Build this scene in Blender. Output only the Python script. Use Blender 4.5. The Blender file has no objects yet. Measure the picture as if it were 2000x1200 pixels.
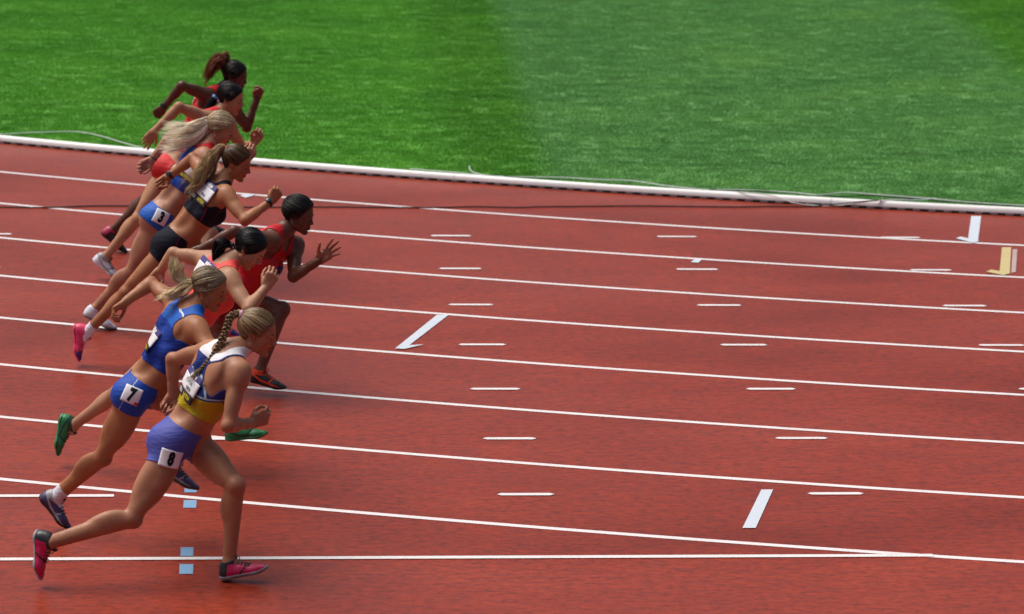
import bpy, bmesh, math, random
import numpy as np
from mathutils import Vector, Matrix
from mathutils.bvhtree import BVHTree

random.seed(7)
rng = np.random.default_rng(7)
scene = bpy.context.scene
COL = scene.collection

# ------------------------------------------------------------------ camera, sky, sun, exposure
cam_data = bpy.data.cameras.new('camera')
cam_data.sensor_fit = 'HORIZONTAL'
cam_data.sensor_width = 36.0
cam_data.lens = 113.5
cam_data.clip_end = 2000
cam_data.dof.use_dof = True
cam_data.dof.focus_distance = 19.0
cam_data.dof.aperture_fstop = 3.2
cam = bpy.data.objects.new('camera', cam_data)
COL.objects.link(cam)
CAM_R = Vector((0.9967348, -0.07811223, 0.02045061))
CAM_U = Vector((-0.00213925, 0.22763888, 0.97374327))
CAM_F = Vector((0.08071661, 0.97060755, -0.22672849))
CAM_C = Vector((-0.96799212, -16.82000341, 5.33941403))
mw = Matrix.Identity(4)
for r in range(3):
    mw[r][0], mw[r][1], mw[r][2], mw[r][3] = CAM_R[r], CAM_U[r], -CAM_F[r], CAM_C[r]
cam.matrix_world = mw
scene.camera = cam

world = bpy.data.worlds.new('World')
scene.world = world
world.use_nodes = True
wn = world.node_tree.nodes
sky = wn.new('ShaderNodeTexSky')
sky.sky_type = 'NISHITA'
sky.sun_disc = False
SUN_EL, SUN_AZ = math.radians(64), math.radians(-58)      # azimuth from +Y towards +X
sky.sun_elevation = SUN_EL
sky.sun_rotation = SUN_AZ
sky.air_density = 1.0
sky.dust_density = 8.0
sky.ozone_density = 1.0
world.node_tree.links.new(sky.outputs[0], wn['Background'].inputs['Color'])
wn['Background'].inputs['Strength'].default_value = 0.066

sun_data = bpy.data.lights.new('sun', 'SUN')
sun_data.energy = 1.85
sun_data.angle = math.radians(40)
sun_data.color = (1.0, 0.96, 0.90)
sun = bpy.data.objects.new('sun', sun_data)
COL.objects.link(sun)
sdir = Vector((math.sin(SUN_AZ) * math.cos(SUN_EL), math.cos(SUN_AZ) * math.cos(SUN_EL), math.sin(SUN_EL)))
sun.rotation_euler = sdir.to_track_quat('Z', 'Y').to_euler()

vs = scene.view_settings
vs.view_transform = 'Standard'
vs.look = 'None'
vs.exposure = 0.52
vs.gamma = 1.0
vs.use_curve_mapping = False

# ------------------------------------------------------------------ helpers
def tag(o, label=None, cat=None, group=None, kind=None):
    if label: o['label'] = label
    if cat: o['category'] = cat
    if group: o['group'] = group
    if kind: o['kind'] = kind
    return o

def link(name, me, parent=None):
    o = bpy.data.objects.new(name, me)
    COL.objects.link(o)
    if parent: o.parent = parent
    return o

def mesh(name, V, Fc, mats, parent=None, mi=None, smooth=True, col=None):
    me = bpy.data.meshes.new(name)
    V = np.asarray(V, np.float32)
    if isinstance(Fc, np.ndarray):
        n, k = Fc.shape
        me.vertices.add(len(V)); me.vertices.foreach_set('co', V.ravel())
        me.loops.add(n * k); me.loops.foreach_set('vertex_index', Fc.astype(np.int32).ravel())
        me.polygons.add(n)
        me.polygons.foreach_set('loop_start', np.arange(0, n * k, k, dtype=np.int32))
        me.polygons.foreach_set('loop_total', np.full(n, k, np.int32))
        me.update(calc_edges=True)
    else:
        me.from_pydata(V.tolist(), [], Fc)
    if not isinstance(mats, (list, tuple)): mats = [mats]
    for m in mats: me.materials.append(m)
    if mi is not None: me.polygons.foreach_set('material_index', np.asarray(mi, np.int32))
    me.polygons.foreach_set('use_smooth', np.full(len(me.polygons), smooth))
    if col is not None:
        a = me.attributes.new('tint', 'FLOAT_COLOR', 'POINT')
        c = np.ones((len(V), 4), np.float32); c[:, :3] = col
        a.data.foreach_set('color', c.ravel())
    me.validate()
    return link(name, me, parent)

def N3(v):
    v = np.asarray(v, float); return v / (np.linalg.norm(v) + 1e-12)

def grid_axes(name): pass

# ---- materials
def new_mat(name):
    m = bpy.data.materials.new(name); m.use_nodes = True
    return m, m.node_tree.nodes, m.node_tree.links, m.node_tree.nodes['Principled BSDF']

def noise(n, l, scale, detail=4, rough=.55, vec=None, dim='3D'):
    t = n.new('ShaderNodeTexNoise'); t.inputs['Scale'].default_value = scale
    t.inputs['Detail'].default_value = detail; t.inputs['Roughness'].default_value = rough
    if vec is not None: l.new(vec, t.inputs['Vector'])
    return t

def mapping(n, l, scale=(1, 1, 1), rot=(0, 0, 0), src='Object'):
    tc = n.new('ShaderNodeTexCoord'); mp = n.new('ShaderNodeMapping')
    mp.inputs['Scale'].default_value = scale; mp.inputs['Rotation'].default_value = rot
    l.new(tc.outputs[src], mp.inputs['Vector'])
    return mp.outputs['Vector']

def ramp(n, l, src, stops):
    r = n.new('ShaderNodeValToRGB'); e = r.color_ramp.elements
    while len(e) < len(stops): e.new(.5)
    for k, (p, c) in enumerate(stops):
        e[k].position = p; e[k].color = (c[0], c[1], c[2], 1) if not isinstance(c, (int, float)) else (c, c, c, 1)
    l.new(src, r.inputs[0]); return r.outputs['Color']

def mix(n, l, a, b, fac, mode='MIX'):
    m = n.new('ShaderNodeMix'); m.data_type = 'RGBA'; m.blend_type = mode
    for sock, v in ((m.inputs[6], a), (m.inputs[7], b), (m.inputs[0], fac)):
        if isinstance(v, (int, float)): sock.default_value = v
        elif isinstance(v, tuple): sock.default_value = (*v, 1)
        else: l.new(v, sock)
    return m.outputs[2]

def bump(n, l, b, h, strength=.3, dist=.01):
    x = n.new('ShaderNodeBump'); x.inputs['Strength'].default_value = strength; x.inputs['Distance'].default_value = dist
    l.new(h, x.inputs['Height']); l.new(x.outputs['Normal'], b.inputs['Normal'])

def plain(name, c, rough=.5, spec=.5, bmp=0, bscale=300, var=.12, metallic=0, sheen=0):
    m, n, l, b = new_mat(name)
    v = mapping(n, l)
    t = noise(n, l, bscale * .12, 5, .6, v)
    l.new(mix(n, l, tuple(x * (1 - var) for x in c), tuple(min(1, x * (1 + var)) for x in c), t.outputs['Fac']), b.inputs['Base Color'])
    b.inputs['Roughness'].default_value = rough; b.inputs['Specular IOR Level'].default_value = spec
    b.inputs['Metallic'].default_value = metallic
    if sheen: b.inputs['Sheen Weight'].default_value = sheen
    if bmp:
        t2 = noise(n, l, bscale, 3, .6, v); bump(n, l, b, t2.outputs['Fac'], bmp, .002)
    return m

def fabric(name, c, rough=.55, fold=.42):
    """stretch sports cloth: fine knit plus broad tension wrinkles"""
    m, n, l, b = new_mat(name)
    v = mapping(n, l)
    t = noise(n, l, 9, 3, .5, v)
    l.new(mix(n, l, tuple(x * .82 for x in c), tuple(min(1, x * 1.15) for x in c), t.outputs['Fac']), b.inputs['Base Color'])
    b.inputs['Roughness'].default_value = rough; b.inputs['Specular IOR Level'].default_value = .25
    v2 = mapping(n, l, (14, 14, 60), (0, .55, 0))
    w = noise(n, l, 1.0, 2, .5, v2)
    v3 = mapping(n, l, (900, 900, 900)); k = noise(n, l, 1, 1, .5, v3)
    ad = n.new('ShaderNodeMath'); ad.operation = 'MULTIPLY_ADD'
    l.new(k.outputs['Fac'], ad.inputs[0]); ad.inputs[1].default_value = .08; l.new(w.outputs['Fac'], ad.inputs[2])
    bump(n, l, b, ad.outputs[0], fold, .012)
    return m

def skin(name, c, rough=.50, sss=.06):
    m, n, l, b = new_mat(name)
    v = mapping(n, l)
    t = noise(n, l, 7, 4, .6, v)
    base = mix(n, l, tuple(x * k for x, k in zip(c, (.86, .80, .78))), tuple(min(1, x * 1.12) for x in c), ramp(n, l, t.outputs['Fac'], [(.32, 0), (.68, 1)]))
    at = n.new('ShaderNodeAttribute'); at.attribute_name = 'tint'
    l.new(mix(n, l, base, at.outputs['Color'], 1.0, 'MULTIPLY'), b.inputs['Base Color'])
    tr = noise(n, l, 24, 4, .65, v)
    l.new(ramp(n, l, tr.outputs['Fac'], [(.35, rough - .12), (.65, rough + .12)]), b.inputs['Roughness'])
    b.inputs['Specular IOR Level'].default_value = .38
    b.inputs['Subsurface Weight'].default_value = sss
    b.inputs['Subsurface Radius'].default_value = (.012, .004, .002)
    b.inputs['Subsurface Scale'].default_value = 1.0
    t2 = noise(n, l, 260, 3, .6, v)
    m2 = noise(n, l, 16, 3, .5, v)
    hx = mix(n, l, m2.outputs['Fac'], t2.outputs['Fac'], .12)
    bump(n, l, b, hx, .35, .006)
    return m

def hair_mat(name, c, light, rough=.38):
    m, n, l, b = new_mat(name)
    at = n.new('ShaderNodeAttribute'); at.attribute_name = 'tint'
    l.new(mix(n, l, c, light, at.outputs['Fac']), b.inputs['Base Color'])
    b.inputs['Roughness'].default_value = rough
    b.inputs['Specular IOR Level'].default_value = .30 if c[0] > .02 else .22
    return m

# ---- signed distance fields on a lattice, meshed by surface nets
class Lat:
    def __init__(s, lo, hi, h):
        s.h = h; s.lo = np.asarray(lo, float)
        s.n = (np.ceil((np.asarray(hi) - s.lo) / h).astype(int) + 1)
        s.ax = [(s.lo[i] + h * np.arange(s.n[i])).astype(np.float32) for i in range(3)]
    def sl(s, lo, hi):
        r = []
        for i in range(3):
            a = max(0, int((lo[i] - s.lo[i]) / s.h)); b = min(s.n[i], int((hi[i] - s.lo[i]) / s.h) + 2)
            r.append(slice(a, max(a, b)))
        return tuple(r)

def cone(a, b, ra, rb, flat=None, fs=1.0):
    a = np.asarray(a, float); b = np.asarray(b, float)
    R = max(ra, rb)
    return ('c', np.minimum(a, b) - R, np.maximum(a, b) + R, (a, b, ra, rb, None if flat is None else N3(flat), fs))

def ell(c, ax, r):
    c = np.asarray(c, float); R = max(r)
    return ('e', c - R, c + R, (c, [N3(x) for x in ax], r))

def evalp(p, X, Y, Z):
    k, _, _, q = p
    if k == 'c':
        a, b, ra, rb, fl, fs = q
        ba = b - a; L2 = ba @ ba + 1e-9
        x, y, z = X - a[0], Y - a[1], Z - a[2]
        t = np.clip((x * ba[0] + y * ba[1] + z * ba[2]) / L2, 0, 1)
        x = x - t * ba[0]; y = y - t * ba[1]; z = z - t * ba[2]
        d2 = x * x + y * y + z * z
        if fl is not None:
            w = x * fl[0] + y * fl[1] + z * fl[2]
            d2 = d2 + w * w * (1 / fs ** 2 - 1)
            return (np.sqrt(d2) - (ra + (rb - ra) * t)) * (.5 + .5 * min(fs, 1))
        return np.sqrt(d2) - (ra + (rb - ra) * t)
    c, ax, r = q
    x, y, z = X - c[0], Y - c[1], Z - c[2]
    u = [(x * e[0] + y * e[1] + z * e[2]) for e in ax]
    k1 = np.sqrt(sum((u[i] / r[i]) ** 2 for i in range(3)))
    k2 = np.sqrt(sum((u[i] / r[i] ** 2) ** 2 for i in range(3))) + 1e-6
    return k1 * (k1 - 1) / k2

def smin(a, b, k):
    h = np.maximum(k - np.abs(a - b), 0) / k
    return np.minimum(a, b) - h * h * k * .25

class Field:
    """distance field of one limb on its own part of the lattice"""
    def __init__(s, lat, prims, k=.03, pad=.06):
        s.lat = lat
        lo = np.min([p[1] for p in prims], 0) - pad; hi = np.max([p[2] for p in prims], 0) + pad
        s.s = lat.sl(lo, hi)
        s.off = np.array([q.start for q in s.s])
        s.d = np.full([q.stop - q.start for q in s.s], .25, np.float32)
        for p in prims: s.add(p, k)
    def add(s, p, k, sub=False):
        m = k + .025
        sl = s.lat.sl(p[1] - m, p[2] + m)
        sl = tuple(slice(max(sl[i].start, s.s[i].start), min(sl[i].stop, s.s[i].stop)) for i in range(3))
        if any(q.stop <= q.start for q in sl): return
        X = s.lat.ax[0][sl[0]][:, None, None]; Y = s.lat.ax[1][sl[1]][None, :, None]; Z = s.lat.ax[2][sl[2]][None, None, :]
        lo = tuple(slice(sl[i].start - s.s[i].start, sl[i].stop - s.s[i].start) for i in range(3))
        v = evalp(p, X, Y, Z).astype(np.float32)
        if sub: s.d[lo] = -smin(-s.d[lo], v, k)
        else: s.d[lo] = smin(s.d[lo], v, k)
    def at(s, P):
        """nearest-lattice distance at points, .3 outside"""
        g = (P - s.lat.lo) / s.lat.h - s.off
        n = np.array(s.d.shape)
        i0 = np.floor(g).astype(int)
        ok = ((i0 >= 0) & (i0 < n - 1)).all(1)
        r = np.full(len(P), .3)
        if not ok.any(): return r
        i = i0[ok]; f = g[ok] - i
        acc = np.zeros(len(i))
        for dx in (0, 1):
            for dy in (0, 1):
                for dz in (0, 1):
                    w = (f[:, 0] if dx else 1 - f[:, 0]) * (f[:, 1] if dy else 1 - f[:, 1]) * (f[:, 2] if dz else 1 - f[:, 2])
                    acc += w * s.d[i[:, 0] + dx, i[:, 1] + dy, i[:, 2] + dz]
        r[ok] = acc
        return r

def unite(total, limb, joint, kmax, rad):
    lat = total.lat
    sl = limb.s
    X = lat.ax[0][sl[0]][:, None, None] - joint[0]; Y = lat.ax[1][sl[1]][None, :, None] - joint[1]; Z = lat.ax[2][sl[2]][None, None, :] - joint[2]
    kk = .004 + kmax * np.clip(1.6 - 1.6 * np.sqrt(X * X + Y * Y + Z * Z) / rad, 0, 1)
    lo = tuple(slice(sl[i].start - total.s[i].start, sl[i].stop - total.s[i].start) for i in range(3))
    total.d[lo] = smin(total.d[lo], limb.d, kk.astype(np.float32))

def surface(F):
    """naive surface nets: vertices and quads of the zero set"""
    d = F.d; lat = F.lat; n = d.shape
    s = d < 0
    acc_id, acc_p, quads = [], [], []
    st = np.array([n[1] * n[2], n[2], 1])
    for a in range(3):
        sa = [slice(None)] * 3; sb = [slice(None)] * 3
        sa[a] = slice(0, -1); sb[a] = slice(1, None)
        I = np.argwhere(s[tuple(sa)] != s[tuple(sb)])
        b, c = (a + 1) % 3, (a + 2) % 3
        I = I[(I[:, b] > 0) & (I[:, c] > 0) & (I[:, b] < n[b] - 1) & (I[:, c] < n[c] - 1)]
        J = I.copy(); J[:, a] += 1
        da = d[I[:, 0], I[:, 1], I[:, 2]]; db = d[J[:, 0], J[:, 1], J[:, 2]]
        P = I.astype(float); P[:, a] += da / (da - db)
        eb = np.zeros(3, int); eb[b] = 1; ec = np.zeros(3, int); ec[c] = 1
        base = I @ st
        q = np.stack([base - (eb @ st) - (ec @ st), base - (ec @ st), base, base - (eb @ st)], 1)
        flip = da > 0
        q[flip] = q[flip][:, ::-1]
        quads.append(q)
        for k in range(4): acc_id.append(q[:, k] if True else 0); acc_p.append(P)
        # order of q after the flip does not matter for the accumulation: every cell gets the same crossing
    ids = np.concatenate(acc_id); Ps = np.concatenate(acc_p)
    u, inv = np.unique(ids, return_inverse=True)
    cnt = np.bincount(inv)
    V = np.stack([np.bincount(inv, Ps[:, k]) / cnt for k in range(3)], 1)
    V = (V + F.off) * lat.h + lat.lo
    Q = np.searchsorted(u, np.concatenate(quads))
    return V, Q

def relax(V, Q, it=1, lam=.5):
    for _ in range(it):
        S = np.zeros_like(V); c = np.zeros(len(V))
        for k in range(4):
            i, j = Q[:, k], Q[:, (k + 1) % 4]
            for ax in range(3):
                S[:, ax] += np.bincount(i, V[j, ax], len(V)) + np.bincount(j, V[i, ax], len(V))
            c += np.bincount(i, minlength=len(V)) + np.bincount(j, minlength=len(V))
        V = V + lam * (S / np.maximum(c, 1)[:, None] - V)
    return V

def tris(Q): return np.concatenate([Q[:, [0, 1, 2]], Q[:, [0, 2, 3]]])

def normals(V, T):
    n = np.cross(V[T[:, 1]] - V[T[:, 0]], V[T[:, 2]] - V[T[:, 0]])
    r = np.zeros_like(V)
    for k in range(3):
        for a in range(3): r[:, a] += np.bincount(T[:, k], n[:, a], len(V))
    return r / (np.linalg.norm(r, axis=1)[:, None] + 1e-12)

def clip(A, T, f, M=None, both=False):
    """keep f>0. A: per-vertex data (columns 0..2 = position), T: triangles. both: keep the rest too (M += 1 where f>0)"""
    f = np.where(np.abs(f) < 1e-7, 1e-7, f)
    pos = f > 0
    c = pos[T].sum(1)
    outT, outM = [], []
    if M is None: M = np.zeros(len(T), int)
    newA = [A]; base = len(A); emap = {}
    extra = []
    def cut(i, j):
        k = (i, j) if i < j else (j, i)
        if k in emap: return emap[k]
        t = f[i] / (f[i] - f[j])
        extra.append(A[i] + t * (A[j] - A[i])); emap[k] = base + len(extra) - 1
        return emap[k]
    outT.append(T[c == 3]); outM.append(M[c == 3] + (1 if both else 0))
    if both: outT.append(T[c == 0]); outM.append(M[c == 0])
    xs, xm = [], []
    for cc in (1, 2):
        for ti in np.nonzero(c == cc)[0]:
            t = T[ti]; p = pos[t]
            k = int(np.nonzero(p if cc == 1 else ~p)[0][0])
            a, b, d = int(t[k]), int(t[(k + 1) % 3]), int(t[(k + 2) % 3])
            ab, ad = cut(a, b), cut(a, d)
            single = (a, ab, ad); two = [(ab, b, d), (ab, d, ad)]
            if cc == 1:
                xs.append(single); xm.append(M[ti] + (1 if both else 0))
                if both: xs += two; xm += [M[ti]] * 2
            else:
                xs += two; xm += [M[ti] + (1 if both else 0)] * 2
                if both: xs.append(single); xm.append(M[ti])
    if xs: outT.append(np.array(xs)); outM.append(np.array(xm))
    A2 = np.concatenate([A, np.array(extra)]) if extra else A
    T2 = np.concatenate(outT); M2 = np.concatenate(outM)
    u, inv = np.unique(T2, return_inverse=True)
    return A2[u], inv.reshape(T2.shape), M2

def sstep(a, b, x):
    t = np.clip((x - a) / (b - a), 0, 1); return t * t * (3 - 2 * t)

def tube(P, r, k=6, caps=True):
    """tube along points P with radii r -> verts, faces (lists)"""
    P = np.asarray(P, float); n = len(P)
    r = np.full(n, r) if np.isscalar(r) else np.asarray(r)
    T = np.gradient(P, axis=0); T /= np.linalg.norm(T, axis=1)[:, None] + 1e-12
    ref = np.array([0, 0, 1.]) if abs(T[0][2]) < .9 else np.array([1., 0, 0])
    V, Fc = [], []
    x = N3(np.cross(T[0], ref))
    for i in range(n):
        x = N3(x - T[i] * (x @ T[i])); y = np.cross(T[i], x)
        for j in range(k):
            a = 2 * math.pi * j / k
            V.append(P[i] + r[i] * (math.cos(a) * x + math.sin(a) * y))
    for i in range(n - 1):
        for j in range(k):
            Fc.append((i * k + j, i * k + (j + 1) % k, (i + 1) * k + (j + 1) % k, (i + 1) * k + j))
    if caps:
        Fc.append(tuple(range(k))[::-1]); Fc.append(tuple((n - 1) * k + j for j in range(k)))
    return V, Fc

class MB:
    def __init__(s): s.V, s.F, s.C, s.M = [], [], [], []
    def add(s, V, Fc, c=None, m=0):
        o = len(s.V); s.V += [tuple(v) for v in V]; s.F += [tuple(i + o for i in f) for f in Fc]
        s.M += [m] * len(Fc)
        if c is not None: s.C += [c] * len(V)
    def tube(s, P, r, k=6, caps=True, c=None, m=0): s.add(*tube(P, r, k, caps), c=c, m=m)
    def box(s, c, h, ax=None, m=0):
        ax = np.eye(3) if ax is None else np.asarray(ax)
        V = [np.asarray(c) + sx * h[0] * ax[0] + sy * h[1] * ax[1] + sz * h[2] * ax[2] for sx in (-1, 1) for sy in (-1, 1) for sz in (-1, 1)]
        s.add(V, [(0, 1, 3, 2), (4, 6, 7, 5), (0, 4, 5, 1), (2, 3, 7, 6), (0, 2, 6, 4), (1, 5, 7, 3)], m=m)
    def build(s, name, mats, parent=None, smooth=True):
        return mesh(name, np.array(s.V), s.F, mats, parent, mi=s.M, smooth=smooth, col=(np.array(s.C) if s.C else None))

def strands(paths, radii, tints, k=3):
    """many thin tapered hairs at once: paths (n, m, 3), radii (n, m), tints (n,)"""
    paths = np.asarray(paths); n, m, _ = paths.shape
    T = np.gradient(paths, axis=1); T /= np.linalg.norm(T, axis=2)[..., None] + 1e-9
    ref = np.array([.31, .22, .92])
    x = np.cross(T, ref); x /= np.linalg.norm(x, axis=2)[..., None] + 1e-9
    y = np.cross(T, x)
    a = 2 * np.pi * np.arange(k) / k
    V = paths[:, :, None] + radii[:, :, None, None] * (np.cos(a)[None, None, :, None] * x[:, :, None] + np.sin(a)[None, None, :, None] * y[:, :, None])
    idx = np.arange(n * m * k).reshape(n, m, k)
    A = idx[:, :-1]; B = idx[:, 1:]
    Q = np.stack([A, np.roll(A, -1, 2), np.roll(B, -1, 2), B], -1).reshape(-1, 4)
    return V.reshape(-1, 3), Q, np.repeat(np.asarray(tints), m * k)
POSES = {
 1: (0.99, -18, 10, {'Rsh': (-1.296, 7.63, 1.279), 'Lsh': (-1.115, 7.88, 1.163), 'Rhip': (-1.516, 7.665, 0.799), 'Lhip': (-1.535, 7.835, 0.792), 'nb': (-1.212, 7.77, 1.273), 'head': (-1.095, 7.78, 1.403), 'Rel': (-1.49, 7.453, 1.382), 'Rwr': (-1.631, 7.506, 1.203), 'Rkn': (-1.246, 7.344, 0.726), 'Ran': (-1.335, 7.274, 0.392), 'Rhd': (-1.705, 7.526, 1.124), 'Rheel': (-1.373, 7.274, 0.344), 'Rtoe': (-1.218, 7.244, 0.319), 'Lel': (-1.0, 8.001, 0.966), 'Lwr': (-0.922, 8.011, 1.195), 'Lkn': (-1.778, 7.758, 0.444), 'Lan': (-2.033, 7.902, 0.17), 'Lhd': (-0.902, 8.011, 1.295), 'Lheel': (-2.073, 7.902, 0.15), 'Ltoe': (-1.903, 7.872, 0.006)}),
 2: (1.0, -16, 15, {'Rsh': (-1.269, 6.74, 1.248), 'Lsh': (-1.136, 7.0, 1.154), 'Rhip': (-1.583, 6.775, 0.86), 'Lhip': (-1.576, 6.945, 0.855), 'nb': (-1.218, 6.88, 1.251), 'head': (-1.12, 6.89, 1.377), 'Rel': (-1.495, 6.61, 1.364), 'Rwr': (-1.67, 6.574, 1.191), 'Rkn': (-1.274, 6.481, 0.807), 'Ran': (-1.359, 6.412, 0.484), 'Rhd': (-1.748, 6.574, 1.069), 'Rheel': (-1.407, 6.412, 0.438), 'Rtoe': (-1.258, 6.382, 0.415), 'Lel': (-1.026, 7.133, 0.963), 'Lwr': (-0.945, 6.995, 1.028), 'Lkn': (-1.802, 6.861, 0.482), 'Lan': (-2.05, 6.931, 0.17), 'Lhd': (-0.889, 6.995, 1.141), 'Lheel': (-2.126, 6.931, 0.162), 'Ltoe': (-1.959, 6.901, 0.024)}),
 3: (1.0, -24, 14, {'Rsh': (-1.291, 5.14, 1.272), 'Lsh': (-1.334, 5.41, 1.316), 'Rhip': (-1.609, 5.165, 0.823), 'Lhip': (-1.564, 5.335, 0.818), 'nb': (-1.275, 5.27, 1.306), 'head': (-1.177, 5.28, 1.434), 'Rel': (-1.142, 4.933, 1.144), 'Rwr': (-1.01, 5.082, 1.252), 'Rkn': (-1.793, 5.226, 0.44), 'Ran': (-2.048, 5.338, 0.146), 'Rhd': (-0.961, 5.082, 1.321), 'Rheel': (-2.123, 5.338, 0.12), 'Rtoe': (-1.902, 5.308, 0.01), 'Lel': (-1.529, 5.576, 1.332), 'Lwr': (-1.659, 5.589, 1.158), 'Lkn': (-1.242, 5.111, 0.735), 'Lan': (-1.354, 5.036, 0.411), 'Lhd': (-1.777, 5.589, 1.08), 'Lheel': (-1.403, 5.036, 0.367), 'Ltoe': (-1.248, 5.006, 0.345)}),
 4: (1.0, -20, 15, {'Rsh': (-1.133, 4.18, 1.197), 'Lsh': (-1.264, 4.45, 1.254), 'Rhip': (-1.498, 4.215, 0.835), 'Lhip': (-1.451, 4.385, 0.827), 'nb': (-1.171, 4.32, 1.231), 'head': (-1.066, 4.33, 1.372), 'Rel': (-1.004, 4.0, 1.055), 'Rwr': (-0.836, 4.124, 1.158), 'Rkn': (-1.79, 4.221, 0.52), 'Ran': (-2.06, 4.291, 0.226), 'Rhd': (-0.776, 4.124, 1.254), 'Rheel': (-2.131, 4.291, 0.24), 'Rtoe': (-2.121, 4.261, 0.015), 'Lel': (-1.359, 4.64, 1.35), 'Lwr': (-1.521, 4.664, 1.215), 'Lkn': (-1.136, 4.17, 0.683), 'Lan': (-1.19, 4.19, 0.35), 'Lhd': (-1.597, 4.664, 1.145), 'Lheel': (-1.224, 4.19, 0.308), 'Ltoe': (-1.054, 4.16, 0.252)}),
 5: (1.02, -14, 22, {'Rsh': (-0.829, 3.51, 1.019), 'Lsh': (-0.678, 3.77, 0.944), 'Rhip': (-1.164, 3.56, 0.575), 'Lhip': (-1.132, 3.74, 0.567), 'nb': (-0.779, 3.67, 1.039), 'head': (-0.66, 3.68, 1.153), 'Rel': (-1.074, 3.411, 1.106), 'Rwr': (-1.286, 3.438, 0.983), 'Rkn': (-1.219, 3.761, 0.294), 'Ran': (-1.489, 4.032, 0.136), 'Rhd': (-1.358, 3.438, 0.929), 'Rheel': (-1.56, 4.032, 0.15), 'Rtoe': (-1.553, 4.002, 0.025), 'Lel': (-0.693, 3.568, 0.774), 'Lwr': (-0.533, 3.524, 0.889), 'Lkn': (-0.761, 3.62, 0.551), 'Lan': (-0.906, 3.522, 0.162), 'Lhd': (-0.435, 3.524, 0.977), 'Lheel': (-0.972, 3.522, 0.1), 'Ltoe': (-0.813, 3.492, 0.06)}),
 6: (1.0, -40, 12, {'Rsh': (-1.092, 1.72, 1.181), 'Lsh': (-1.2, 2.0, 1.22), 'Rhip': (-1.42, 1.765, 0.767), 'Lhip': (-1.391, 1.935, 0.754), 'nb': (-1.108, 1.87, 1.227), 'head': (-0.979, 1.88, 1.319), 'Rel': (-0.978, 1.533, 1.037), 'Rwr': (-0.88, 1.632, 1.143), 'Rkn': (-1.749, 1.679, 0.493), 'Ran': (-2.02, 1.851, 0.247), 'Rhd': (-0.838, 1.632, 1.226), 'Rheel': (-2.092, 1.851, 0.291), 'Rtoe': (-2.126, 1.821, 0.085), 'Lel': (-1.43, 2.134, 1.237), 'Lwr': (-1.505, 2.182, 1.123), 'Lkn': (-1.116, 1.692, 0.583), 'Lan': (-1.061, 1.618, 0.31), 'Lhd': (-1.548, 2.182, 1.054), 'Lheel': (-1.103, 1.618, 0.247), 'Ltoe': (-0.856, 1.588, 0.28)}),
 7: (1.0, -20, 16, {'Rsh': (-1.259, 0.27, 1.23), 'Lsh': (-1.359, 0.54, 1.28), 'Rhip': (-1.594, 0.305, 0.836), 'Lhip': (-1.555, 0.475, 0.82), 'nb': (-1.289, 0.41, 1.296), 'head': (-1.195, 0.42, 1.406), 'Rel': (-1.147, 0.075, 1.101), 'Rwr': (-0.994, 0.227, 1.16), 'Rkn': (-1.779, 0.414, 0.464), 'Ran': (-2.04, 0.563, 0.192), 'Rhd': (-0.933, 0.227, 1.226), 'Rheel': (-2.122, 0.563, 0.138), 'Rtoe': (-2.003, 0.533, -0.007), 'Lel': (-1.52, 0.719, 1.375), 'Lwr': (-1.647, 0.62, 1.296), 'Lkn': (-1.172, 0.326, 0.738), 'Lan': (-1.393, 0.439, 0.418), 'Lhd': (-1.698, 0.62, 1.261), 'Lheel': (-1.438, 0.439, 0.368), 'Ltoe': (-1.308, 0.409, 0.306)}),
 8: (1.04, -16, 11, {'Rsh': (-1.025, -0.3, 1.129), 'Lsh': (-1.168, -0.01, 1.168), 'Rhip': (-1.367, -0.28, 0.732), 'Lhip': (-1.303, -0.1, 0.716), 'nb': (-1.079, -0.17, 1.193), 'head': (-0.934, -0.16, 1.3), 'Rel': (-1.083, -0.418, 0.865), 'Rwr': (-0.962, -0.23, 0.828), 'Rkn': (-1.588, -0.402, 0.358), 'Ran': (-2.011, -0.464, 0.244), 'Rhd': (-0.878, -0.2, 0.862), 'Rheel': (-2.099, -0.464, 0.284), 'Rtoe': (-2.094, -0.494, 0.063), 'Lel': (-1.386, 0.129, 1.087), 'Lwr': (-1.384, 0.145, 0.884), 'Lkn': (-1.045, -0.368, 0.521), 'Lan': (-1.077, -0.364, 0.101), 'Lhd': (-1.418, 0.145, 0.804), 'Lheel': (-1.126, -0.364, 0.01), 'Ltoe': (-0.866, -0.394, 0.07)}),
}
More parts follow.
